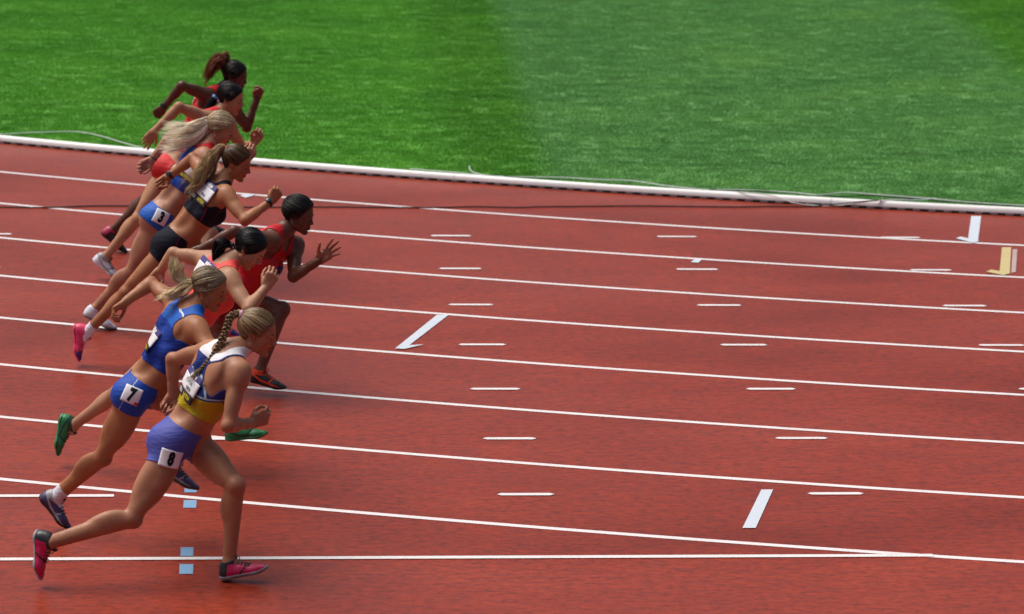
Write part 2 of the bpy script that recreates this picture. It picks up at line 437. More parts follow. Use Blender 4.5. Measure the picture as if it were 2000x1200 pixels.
TAILS = {
 1: [('tail', [(-1.157, 7.78, 1.43), (-1.173, 7.78, 1.497), (-1.216, 7.78, 1.529), (-1.267, 7.79, 1.471), (-1.318, 7.8, 1.358)]), ('tail2', [(-1.157, 7.78, 1.434), (-1.165, 7.78, 1.505), (-1.181, 7.78, 1.553), (-1.22, 7.79, 1.527), (-1.275, 7.8, 1.43)]), ],
 2: [('tail', [(-1.23, 6.89, 1.399), (-1.256, 6.89, 1.364), (-1.282, 6.89, 1.31), (-1.324, 6.89, 1.256)]), ],
 3: [('tail', [(-1.24, 5.28, 1.487), (-1.272, 5.28, 1.491), (-1.328, 5.28, 1.458), (-1.413, 5.28, 1.432), (-1.505, 5.3, 1.396)]), ('tail2', [(-1.24, 5.28, 1.484), (-1.275, 5.28, 1.466), (-1.328, 5.26, 1.404), (-1.413, 5.28, 1.346), (-1.561, 5.3, 1.316)]), ],
 4: [('tail', [(-1.124, 4.33, 1.471), (-1.161, 4.33, 1.464), (-1.215, 4.31, 1.406), (-1.265, 4.28, 1.311), (-1.319, 4.27, 1.237), (-1.366, 4.27, 1.174)]), ],
 6: [('tail', [(-1.075, 1.88, 1.34), (-1.105, 1.88, 1.346), (-1.145, 1.88, 1.327), (-1.166, 1.88, 1.284), (-1.178, 1.88, 1.228)]), ],
 7: [('tail', [(-1.261, 0.42, 1.432), (-1.289, 0.42, 1.443), (-1.334, 0.42, 1.449), (-1.364, 0.43, 1.478), (-1.375, 0.44, 1.533), (-1.384, 0.45, 1.576)]), ('tail2', [(-1.261, 0.42, 1.432), (-1.289, 0.42, 1.437), (-1.322, 0.4, 1.422), (-1.367, 0.41, 1.385), (-1.445, 0.42, 1.354)]), ],
 8: [('braid', [(-1.012, -0.16, 1.406), (-1.039, -0.16, 1.408), (-1.077, -0.17, 1.386), (-1.095, -0.19, 1.327), (-1.122, -0.21, 1.267), (-1.165, -0.23, 1.194), (-1.205, -0.25, 1.149), (-1.234, -0.26, 1.124)]), ],
}
MARKS = {
 'white_bar1': [(5.075, 9.42), (5.159, 9.422), (4.902, 8.381), (4.817, 8.379)],
 'white_tick1': [(4.746, 8.498), (4.799, 8.569), (4.915, 8.401), (4.855, 8.32)],
 'yellow_bar': [(5.05, 8.166), (5.126, 8.167), (4.885, 7.18), (4.804, 7.179)],
 'yellow_tick': [(4.716, 7.251), (4.773, 7.325), (4.897, 7.199), (4.824, 7.125)],
 'pale_bar': [(5.12, 8.089), (5.158, 8.089), (4.951, 7.254), (4.906, 7.217)],
 'lane5_bar': [(0.368, 5.764), (0.453, 5.765), (0.117, 4.823), (0.022, 4.749)],
 'lane5_tick': [(0.026, 4.749), (0.093, 4.838), (0.229, 4.868), (0.088, 4.735)],
 'lane8_bar': [(2.037, 1.3), (2.107, 1.3), (1.886, 0.532), (1.81, 0.532)],
 'blue1': [(-1.349, 1.435), (-1.278, 1.435), (-1.278, 1.276), (-1.349, 1.276)],
 'blue2': [(-1.349, 1.12), (-1.275, 1.12), (-1.276, 0.966), (-1.349, 0.967)],
 'blue3': [(-1.347, 0.215), (-1.277, 0.214), (-1.277, 0.056), (-1.346, 0.057)],
 'blue4': [(-1.346, -0.089), (-1.272, -0.09), (-1.272, -0.261), (-1.345, -0.26)],
 'spot': [(2.45, 7.569), (2.497, 7.682), (2.551, 7.664), (2.508, 7.551)],
 'patch': [(-1.063, 10.152), (-0.989, 10.243), (-0.924, 10.2), (-1.01, 10.064)],
 'mow': [(1.999, 22.46), (1.78, 14.288), (1.643, 11.32), (7.654, 22.87), (7.26, 16.778), (1.085, 22.393), (0.959, 18.236)],
 'cab_white_l': [(-3.827, 12.719, 0.04), (-3.276, 12.82, 0.04), (-3.001, 12.924, 0.04), (-2.582, 13.009, 0.035), (-2.337, 12.803, 0.03), (-2.134, 12.436, 0.04), (-1.962, 12.152, 0.05), (-1.706, 12.039, 0.03)],
 'cab_white_r': [(0.433, 11.283, 0.03), (0.696, 11.117, 0.04), (0.934, 10.952, 0.05), (1.123, 10.762, 0.06), (1.354, 10.847, 0.045), (1.76, 10.861, 0.04), (2.022, 10.773, 0.04), (2.326, 10.683, 0.05), (2.613, 10.457, 0.05), (2.946, 10.281, 0.05), (3.23, 10.391, 0.03), (3.644, 10.185, 0.05), (3.884, 10.027, 0.06), (4.137, 10.198, 0.05), (4.429, 10.091, 0.05), (4.76, 9.964, 0.05), (5.163, 9.773, 0.05), (5.578, 9.65, 0.05), (5.992, 9.533, 0.04)],
 'cab_loop': [(0.974, 11.422, 0.03), (0.962, 11.171, 0.045), (0.996, 11.001, 0.05), (1.085, 10.858, 0.055), (1.24, 10.829, 0.05)],
 'cab_over': [(2.94, 10.235, 0.05), (3.263, 10.025, 0.075), (3.468, 9.921, 0.07), (3.623, 9.835, 0.03), (3.762, 9.818, 0.012), (3.933, 9.789, 0.012), (4.106, 9.781, 0.03), (4.269, 9.717, 0.07), (4.473, 9.753, 0.075), (4.687, 9.822, 0.06), (4.89, 9.945, 0.05)],
 'cab_black': [(2.745, 10.442, 0.04), (3.033, 10.26, 0.05), (3.395, 10.298, 0.04), (3.64, 10.162, 0.05), (4.059, 10.014, 0.05), (4.34, 10.092, 0.045), (4.751, 9.919, 0.05), (5.158, 9.75, 0.05), (5.567, 9.606, 0.05), (5.973, 9.462, 0.05)],
 'cab_track': [(-3.659, 9.576, 0.008), (-3.033, 9.59, 0.008), (-2.656, 9.588, 0.008), (-2.448, 9.625, 0.008), (-2.281, 9.662, 0.008), (-1.943, 9.67, 0.008), (-1.561, 9.646, 0.008), (-1.01, 9.638, 0.008), (-0.328, 9.665, 0.008), (0.185, 9.655, 0.008), (0.615, 9.665, 0.008), (0.918, 9.705, 0.008), (1.261, 9.68, 0.008), (1.48, 9.718, 0.008), (1.785, 9.736, 0.008), (2.267, 9.769, 0.008), (2.701, 9.758, 0.008), (3.136, 9.746, 0.008), (3.403, 9.774, 0.008), (3.666, 9.769, 0.008), (3.89, 9.799, 0.012), (4.054, 9.738, 0.045), (4.218, 9.68, 0.075), (4.41, 9.765, 0.07), (4.662, 9.917, 0.05)],
}

# ------------------------------------------------------------------ runners
def frame(x, yhint):
    x = N3(x); y = np.asarray(yhint, float); y = N3(y - x * (x @ y)); return x, y, np.cross(x, y)

def head_frame(J, hp, hc):
    p, c = math.radians(hp), math.radians(hc)
    fwd = np.array([math.cos(p) * math.cos(c), -math.cos(p) * math.sin(c), math.sin(p)])
    left = N3(np.cross([0, 0, 1.], fwd)); up = np.cross(fwd, left)
    return fwd, left, up

def build_head(Hc, F, L, U, s, neck, dark, skin_c):
    """fine mesh of the head with the upper neck; returns verts, quads, tint, local coords"""
    def P(x, y, z): return Hc + s * (x * F + y * L + z * U)
    ax = (F, L, U)
    lat = Lat(P(0, 0, 0) - .2 * s - .03, P(0, 0, 0) + .2 * s + .03, .0038)
    pr = [ell(P(-.014, 0, .042), ax, (.090 * s, .072 * s, .080 * s)),
          ell(P(.036, 0, -.022), ax, (.048 * s, .051 * s, .076 * s)),
          ell(P(.030, 0, .035), ax, (.052 * s, .060 * s, .055 * s))]
    fld = Field(lat, [cone(neck[0], neck[1], .052 * s, .050 * s)], .02, pad=.02)
    fld = Field(lat, pr + [cone(neck[0], neck[1], .051 * s, .047 * s)], .03, pad=.24)
    for sg in (-1, 1):
        fld.add(cone(P(-.002, sg * .048, -.046), P(.064, sg * .011, -.092), .014 * s, .011 * s), .026)
        fld.add(ell(P(.052, sg * .040, -.020), ax, (.026 * s, .022 * s, .026 * s)), .022)
    fld.add(ell(P(.072, 0, -.092), ax, (.0145 * s, .016 * s, .013 * s)), .014)
    for sg in (-1, 1):
        fld.add(cone(P(.079, sg * .012, .024), P(.066, sg * .046, .022), .009 * s, .008 * s), .016)
        fld.add(ell(P(.090, sg * .031, .004), ax, (.015 * s, .0155 * s, .0115 * s)), .010, sub=True)
        fld.add(ell(P(.0705, sg * .031, .003), ax, (.0125 * s, .014 * s, .0125 * s)), .003)
        fld.add(cone(P(.080, sg * .019, .009), P(.079, sg * .044, .007), .0045 * s, .004 * s), .005)
    tip = .106 if not dark else .101
    fld.add(cone(P(.080, 0, .022), P(tip, 0, -.020), .0075 * s, .0095 * s), .012)
    fld.add(cone(P(.066, 0, .030), P(.084, 0, -.028), .011 * s, .0135 * s), .008)
    nw = .010 if not dark else .015
    for sg in (-1, 1): fld.add(ell(P(tip - .010, sg * nw, -.026), ax, (.010 * s, .008 * s, .0075 * s)), .007)
    lr = .0062 if not dark else .0088
    lx = .086 if not dark else .088
    for sg in (-1, 1):
        fld.add(cone(P(lx, 0, -.049), P(lx - .012, sg * .021, -.053), lr * s, .003 * s), .005)
        fld.add(cone(P(lx - .001, 0, -.062), P(lx - .012, sg * .020, -.056), (lr + .0008) * s, .003 * s), .005)
    fld.add(cone(P(lx + .012, -.018, -.0555), P(lx + .012, .018, -.0555), .0045 * s, .0045 * s), .003, sub=True)
    for sg in (-1, 1):
        # ears: a tilted shell with a hollow
        e = N3(F * .3 + L * sg); up = N3(U * .95 - F * .25); fw = np.cross(up, e)
        c = P(-.012, sg * .071, -.003)
        fld.add(ell(c, (fw, e, up), (.0165 * s, .0070 * s, .0285 * s)), .005)
        fld.add(ell(c + e * .0065 * s + fw * .002 * s, (fw, e, up), (.0100 * s, .0085 * s, .0190 * s)), .002, sub=True)
    V, Q = surface(fld)
    V = relax(V, Q, 1, .35)
    l = (V - Hc) / s
    loc = np.stack([l @ F, l @ L, l @ U], 1)
    t = np.ones((len(V), 3))
    lip = sstep(.014, .006, np.hypot(np.maximum(np.abs(loc[:, 1]) - .014, 0), loc[:, 2] + .0555)) * sstep(.066, .076, loc[:, 0])
    lipc = np.array([.85, .42, .46]) if not dark else np.array([.95, .62, .66])
    t = t * (1 - lip[:, None]) + lipc * lip[:, None]
    cheek = np.exp(-(((loc[:, 0] - .065) / .025) ** 2 + ((np.abs(loc[:, 1]) - .042) / .02) ** 2 + ((loc[:, 2] + .022) / .02) ** 2))
    t *= 1 - cheek[:, None] * np.array([0, .16, .14])
    earm = sstep(.062, .07, np.abs(loc[:, 1])) * sstep(.03, .02, np.abs(loc[:, 2]))
    t *= 1 - earm[:, None] * np.array([0, .15, .15])
    ey = np.exp(-(((np.abs(loc[:, 1]) - .031) / .0115) ** 6 + ((loc[:, 2] - .002) / .0058) ** 4)) * (np.linalg.norm(np.stack([loc[:, 0] - .0705, np.abs(loc[:, 1]) - .031, loc[:, 2] - .003], 1), axis=1) < .0150) * (loc[:, 0] > .074)
    wt = np.array([.36, .34, .33]) / np.array(skin_c)
    t = t * (1 - ey[:, None]) + wt * ey[:, None]
    return V, Q, t, loc

HANDS = {   # curl of (knuckle, middle, end) joints in degrees, spread, thumb closing 0..1
    'fist': dict(c=[(75, 95, 55), (78, 98, 55), (80, 98, 55), (82, 95, 50)], spread=2, thumb=.9),
    'half': dict(c=[(42, 50, 30), (48, 55, 32), (52, 58, 34), (55, 58, 34)], spread=5, thumb=.45),
    'relaxed': dict(c=[(14, 24, 16), (20, 28, 18), (26, 32, 20), (30, 34, 22)], spread=7, thumb=.2),
    'open': dict(c=[(4, 8, 5), (2, 8, 6), (6, 12, 8), (10, 14, 10)], spread=12, thumb=0),
    'point': dict(c=[(12, 30, 20), (70, 90, 50), (78, 95, 55), (82, 95, 50)], spread=3, thumb=.6),
}
def build_hand(W, E, tgt, pn, side, pose, s):
    """hand in its own fine lattice. d = towards the knuckles, pn = hint for the palm normal"""
    d = N3(tgt - W)
    n = np.asarray(pn, float); n = N3(n - d * (n @ d))
    t = np.cross(d, n) * (1 if side == 'R' else -1)       # towards the thumb
    hp = HANDS[pose]; s = s * .98
    def P(a, b, c): return W + s * (a * d + b * t + c * n)
    lat = Lat(W - .24 * s, W + .24 * s, .0031)
    ax = (d, t, n)
    fa = N3(W - E)
    pr = [cone(W - fa * .05 * s, W + d * .01 * s, .0285 * s, .025 * s, n, .80),
          cone(P(.012, .012, 0), P(.080, .026, .0), .019 * s, .0165 * s, n, .75),
          cone(P(.012, .0, 0), P(.086, .006, 0), .019 * s, .0165 * s, n, .75),
          cone(P(.012, -.010, 0), P(.080, -.014, .001), .018 * s, .016 * s, n, .75),
          cone(P(.012, -.014, 0), P(.071, -.031, .002), .016 * s, .0145 * s, n, .8),
          ell(P(.035, .022, .010), ax, (.028 * s, .017 * s, .015 * s)),
          ell(P(.040, -.022, .009), ax, (.030 * s, .013 * s, .013 * s))]
    fld = Field(lat, pr, .012, pad=.12)
    base = [(.086, .027, .0), (.092, .007, -.001), (.086, -.013, 0), (.076, -.031, .002)]
    ln = [(.040, .024, .019), (.044, .028, .020), (.040, .026, .019), (.031, .019, .017)]
    rad = [(.0092, .0084, .0074), (.0094, .0086, .0075), (.0090, .0082, .0072), (.0080, .0072, .0065)]
    fprims = []
    for k in range(4):
        p = P(*base[k]); a = 0
        spr = math.radians(hp['spread'] * (1.2, .3, -.6, -1.6)[k])
        dd = N3(d * math.cos(spr) + t * math.sin(spr))
        p = p - dd * .012 * s
        r0 = rad[k][0] * 1.06
        L = list(ln[k]); L[0] += .012
        for q in range(3):
            a += math.radians(hp['c'][k][q])
            v = dd * math.cos(a) + n * math.sin(a)
            if q == 0:
                mid = p + dd * .012 * s
                fprims.append((k, cone(p, mid, r0 * s, r0 * s)))
                p2 = mid + v * ln[k][0] * s
                fprims.append((k, cone(mid, p2, r0 * s, rad[k][1] * s))); p = p2
            else:
                p2 = p + v * ln[k][q] * s
                fprims.append((k, cone(p, p2, rad[k][q] * s * 1.02, (rad[k][2] if q == 2 else rad[k][q] * .96) * s))); p = p2
    for k, p in fprims: fld.add(p, .0035)
    # thumb: leaves the side of the palm near its base
    c = hp['thumb']
    ang = math.radians(48 - 22 * c)
    b0 = P(.022, .024, .006)
    d1 = N3(d * math.cos(ang) + t * math.sin(ang) + n * (.35 + .5 * c))
    b1 = b0 + d1 * .040 * s
    d2 = N3(d1 * (1 - .35 * c) + d * .25 - t * .9 * c + n * .1)
    b2 = b1 + d2 * .031 * s
    d3 = N3(d2 - t * .5 * c + d * .1)
    b3 = b2 + d3 * .023 * s
    fld.add(cone(b0, b1, .0145 * s, .0105 * s), .010)
    fld.add(cone(b1, b2, .0105 * s, .0095 * s), .004)
    fld.add(cone(b2, b3, .0097 * s, .0078 * s), .003)
    V, Q = surface(fld)
    V = relax(V, Q, 1, .3)
    l = (V - W) / s
    palm = sstep(.002, .012, l @ n) * sstep(.0, .03, l @ d)
    nails = sstep(.12, .16, l @ d)
    tint = np.ones((len(V), 3)) - palm[:, None] * np.array([0, .10, .08])
    return V, Q, tint, palm

def shoe_fields(A, heel, toe, lat_hint, s):
    x = N3(toe - heel); y = np.asarray(lat_hint, float); y = N3(y - x * (x @ y)); z = np.cross(x, y)
    if z @ (A - (heel + toe) / 2) < 0: y = -y; z = -z
    O = A - s * (.058 * x + .088 * z)
    def P(a, b, c): return O + s * (a * x + b * y + c * z)
    return x, y, z, O, P

def build_shoe(A, K, heel, toe, lat_hint, s, side, mats, person, sole_m, lace_m, collar_m, accent):
    x, y, z, O, P = shoe_fields(A, heel, toe, lat_hint, s)
    inn = 1 if side == 'R' else -1
    lat = Lat(P(.12, 0, .05) - .2 * s, P(.12, 0, .05) + .2 * s, .0042)
    pr = [cone(P(.032, 0, .034), P(.030, 0, .064), .033 * s, .030 * s),
          cone(P(.032, 0, .034), P(.10, 0, .036), .032 * s, .031 * s),
          cone(P(.10, 0, .036), P(.172, -inn * .004, .028), .031 * s, .036 * s, z, .8),
          cone(P(.172, -inn * .002, .026), P(.224, inn * .004, .030), .036 * s, .024 * s, z, .68),
          cone(P(.060, 0, .050), P(.125, 0, .046), .033 * s, .026 * s),
          cone(P(.042, 0, .050), P(.056, 0, .094), .036 * s, .0425 * s)]
    f = Field(lat, pr, .022, pad=.05)
    X = lat.ax[0][f.s[0]][:, None, None] - O[0]; Y = lat.ax[1][f.s[1]][None, :, None] - O[1]; Z = lat.ax[2][f.s[2]][None, None, :] - O[2]
    zz = (X * z[0] + Y * z[1] + Z * z[2]) / s; xx = (X * x[0] + Y * x[1] + Z * x[2]) / s
    spring = .000 + .020 * np.clip((xx - .185) / .06, 0, 1) ** 2 + .006 * np.clip((.03 - xx) / .03, 0, 1)
    sole_z = zz - spring
    # a hollow collar: cut above the tilted opening
    top = zz - (.088 + .25 * (xx - .055) + .8 * np.maximum(xx - .085, 0))
    u = f.d.copy()
    f.d = np.maximum(np.maximum(u, -(sole_z - .012) * s), (zz - .090 - .22 * np.abs(xx - .048)) * s).astype(np.float32)
    V, Q = surface(f); V = relax(V, Q, 1, .4)
    l = (V - O) / s; lx, ly, lz = l @ x, l @ y, l @ z
    A0 = V; T = tris(Q)
    # collar lining / contrasting heel counter as a second colour
    g = np.maximum(np.maximum(.030 + lz * .30 - lx, lz - .076 - .15 * np.maximum(lx - .09, 0)), .006 - np.abs(lx - .115 - (lz - .03) * 1.1)) if accent == 'heel' else ((lx - .175 - .1 * np.abs(ly)) if accent == 'toe' else np.maximum(lz - .062 - .25 * np.maximum(lx - .07, 0), np.maximum(.007 - np.abs(lz - .030 + .12 * (lx - .10) - .35 * np.maximum(.08 - lx, 0)), .006 - np.abs(lx - .13 - (lz - .03) * .8)) ))
    A1, T1, M1 = clip(A0, T, g * s, both=True)
    sh = mesh('shoe', A1, T1, [mats[0], mats[1]], person, mi=M1)
    f.d = np.maximum(np.maximum(u - .0045 * s, (sole_z - .018) * s), -sole_z * s).astype(np.float32)
    V, Q = surface(f); V = relax(V, Q, 1, .4)
    mesh('sole', V, Q, sole_m, sh)
    mb = MB()
    for k in range(5):
        a = .092 + k * .016; h = .089 - k * .0062
        w = .021 + .002 * k
        pts = [P(a - .004, -w, h - .012), P(a, -w * .5, h - .001), P(a + .006, w * .5, h - .0015), P(a + .009, w, h - .013)]
        mb.tube(pts, .0034 * s, 5)
    for sg in (-1, 1):
        mb.tube([P(.090, sg * .004, .090), P(.094, sg * .018, .112), P(.106, sg * .030, .108), P(.108, sg * .032, .090)], .0030 * s, 5)
    mb.box(P(.094, 0, .104), (.016 * s, .017 * s, .004 * s), (N3(x * .35 + z), y, N3(-x + z * .35)))
    mb.build('lace', lace_m, sh)
    return sh, (x, y, z, O)

def cut_and_offset(name, A, T, f, off, mats, person, nrm, thick=.0028, splits=()):
    """a garment from the body surface: keep f>0, push out along the normals, then colour areas split by more fields"""
    data = np.concatenate([A, nrm, f[:, None]] + [g[:, None] for g in splits], 1)
    keep = (f[T] > 0).any(1)
    A1, T1, M1 = clip(data, T[keep], data[:, 6])
    for k in range(len(splits)):
        if len(T1) == 0: break
        A1, T1, m2 = clip(A1, T1, A1[:, 7 + k], M1 * 0, both=True) if False else split_keep(A1, T1, A1[:, 7 + k], M1, k + 1)
        M1 = m2
    n = A1[:, 3:6] / (np.linalg.norm(A1[:, 3:6], axis=1)[:, None] + 1e-9)
    rim = sstep(0, .012, A1[:, 6])
    V = A1[:, :3] + n * off
    o = mesh(name, V, T1, mats, person, mi=M1)
    md = o.modifiers.new('cloth_thickness', 'SOLIDIFY'); md.thickness = thick; md.offset = -1; md.use_rim = True
    return o

def split_keep(A, T, f, M, val):
    """cut at f=0; triangles on the positive side take colour val"""
    A2, T2, M2 = clip(A, T, f, M * 10, both=True)
    return A2, T2, np.where(M2 % 10 == 1, val, M2 // 10)

DECANATION = 'DECANATION'
def text_mesh(body, size, bold=.0, sx=1.0):
    cu = bpy.data.curves.new('text', 'FONT'); cu.body = body; cu.size = size; cu.offset = bold
    cu.align_x = 'CENTER'; cu.align_y = 'CENTER'; cu.resolution_u = 3
    ob = bpy.data.objects.new('text', cu); COL.objects.link(ob)
    dg = bpy.context.evaluated_depsgraph_get()
    me = bpy.data.meshes.new_from_object(ob.evaluated_get(dg))
    COL.objects.unlink(ob); bpy.data.objects.remove(ob); bpy.data.curves.remove(cu)
    bm = bmesh.new(); bm.from_mesh(me); bpy.data.meshes.remove(me)
    bmesh.ops.triangulate(bm, faces=bm.faces)
    bmesh.ops.scale(bm, vec=(sx, 1, 1), verts=bm.verts)
    st = max(size / 5, .008)
    xs = [v.co.x for v in bm.verts]; ys = [v.co.y for v in bm.verts]
    for (lo, hi, no) in ((min(xs), max(xs), (1, 0, 0)), (min(ys), max(ys), (0, 1, 0))):
        a = lo + st
        while a < hi:
            g = bm.verts[:] + bm.edges[:] + bm.faces[:]
            bmesh.ops.bisect_plane(bm, geom=g, plane_co=tuple(c * a for c in no), plane_no=no)
            a += st
    bmesh.ops.triangulate(bm, faces=bm.faces)
    bm.verts.ensure_lookup_table()
    V = [tuple(v.co) for v in bm.verts]; Fc = [tuple(v.index for v in f.verts) for f in bm.faces]
    bm.free()
    return V, Fc

class Sheet:
    """a smooth quadratic sheet lying on a surface: paper bibs and what is printed on them"""
    def __init__(s, bvh, P0, right, up, w, h, lift=.004, reach=.25):
        s.r = Vector(right).normalized(); s.n = s.r.cross(Vector(up)).normalized(); s.u = s.n.cross(s.r)
        s.P = Vector(P0)
        rows, z = [], []
        for i in range(9):
            for j in range(9):
                a = (i / 8 - .5) * w; b = (j / 8 - .5) * h
                o = s.P + s.r * a + s.u * b + s.n * reach
                hit = bvh.ray_cast(o, -s.n, reach + .12)
                if hit[0] is None: continue
                z.append((hit[0] - s.P).dot(s.n)); rows.append((1, a, b, a * a, a * b, b * b))
        s.ok = len(z) > 20
        if s.ok:
            R_ = np.array(rows); z = np.array(z)
            wgt = np.ones(len(z))
            for _ in range(3):
                s.c = np.linalg.lstsq(R_ * wgt[:, None], z * wgt, rcond=None)[0]
                res = z - R_ @ s.c; wgt = np.where(np.abs(res) > .03, .05, 1)
            s.lift = lift + max(0, np.percentile(res[wgt > .5], 96))
        else: s.c = np.zeros(6); s.lift = lift
    def at(s, a, b, e=0):
        z = float(s.c @ np.array([1, a, b, a * a, a * b, b * b])) + s.lift + e
        return s.P + s.r * a + s.u * b + s.n * z
    def panel(s, name, x0, x1, y0, y1, m, parent, e=0, cr=0.0):
        nx, ny = 12, 10
        V, Fc = [], []
        for j in range(ny + 1):
            for i in range(nx + 1):
                V.append(s.at(x0 + (x1 - x0) * i / nx, y0 + (y1 - y0) * j / ny, e + cr * math.sin(i * 1.7 + j * .8)))
        for j in range(ny):
            for i in range(nx): Fc.append((j * (nx + 1) + i, j * (nx + 1) + i + 1, (j + 1) * (nx + 1) + i + 1, (j + 1) * (nx + 1) + i))
        o = mesh(name, V, Fc, m, parent)
        md = o.modifiers.new('paper', 'SOLIDIFY'); md.thickness = .0008; md.offset = -1
        return o
    def text(s, body, x, y, size, m, parent, e=.0016, sx=1.0, bold=0.0, name='lettering'):
        V, Fc = text_mesh(body, size, bold, sx)
        return mesh(name, [s.at(x + a, y + b, e) for a, b, _ in V], Fc, m, parent, smooth=False)

def pixel_ray(x, y):
    f = 6305.35
    return CAM_C, (CAM_F * f + CAM_R * (x - 1000) + CAM_U * (600 - y)).normalized()

def band(name, a, b, r, w, m, person, prom=.004, face=None, fm=None, fn=None):
    """a strap round a wrist, optionally with a watch case"""
    a = np.asarray(a); b = np.asarray(b); d = N3(b - a)
    ref = N3(np.cross(d, [0, 0, 1.])); up = np.cross(ref, d)
    V, Fc = [], []; k = 20
    prof = [(-w / 2, 0), (-w / 2, prom), (w / 2, prom), (w / 2, 0)]
    for j in range(k):
        t = 2 * math.pi * j / k
        for (q, pr) in prof: V.append(a + d * q + (r + pr) * (math.cos(t) * ref + math.sin(t) * up))
    for j in range(k):
        j2 = (j + 1) % k
        for q in range(3): Fc.append((j * 4 + q, j * 4 + q + 1, j2 * 4 + q + 1, j2 * 4 + q))
    o = mesh(name, V, Fc, m, person)
    if face:
        n = np.asarray(fn, float); n = N3(n - d * (n @ d)); sd = np.cross(n, d)
        mb = MB(); c = a + n * (r + prom + .003)
        P1 = [c - n * .005, c + n * .004, c + n * .0055]
        mb.tube(P1, np.array([.019, .0195, .017]), 14)
        mb.build('watch_case', fm, o)
    return o

HAIRLINE_X = [-.12, -.085, -.055, -.036, -.026, -.012, .004, .018, .030, .046, .062, .076, .10]
HAIRLINE_Z = [-.050, -.055, -.050, -.036, .000, .026, .024, .000, .010, .036, .062, .082, .10]

def spline(P, n):
    P = np.asarray(P, float); m = len(P)
    d = np.r_[0, np.cumsum(np.linalg.norm(np.diff(P, axis=0), axis=1))]; d /= d[-1]
    t = np.linspace(0, 1, n)
    # Catmull-Rom through the points
    Q = np.vstack([2 * P[0] - P[1], P, 2 * P[-1] - P[-2]])
    out = []
    for x in t:
        i = min(np.searchsorted(d, x, side='right') - 1, m - 2)
        u = (x - d[i]) / (d[i + 1] - d[i] + 1e-9)
        p0, p1, p2, p3 = Q[i:i + 4]
        out.append(.5 * ((2 * p1) + (-p0 + p2) * u + (2 * p0 - 5 * p1 + 4 * p2 - p3) * u * u + (-p0 + 3 * p1 - 3 * p2 + p3) * u ** 3))
    return np.array(out)

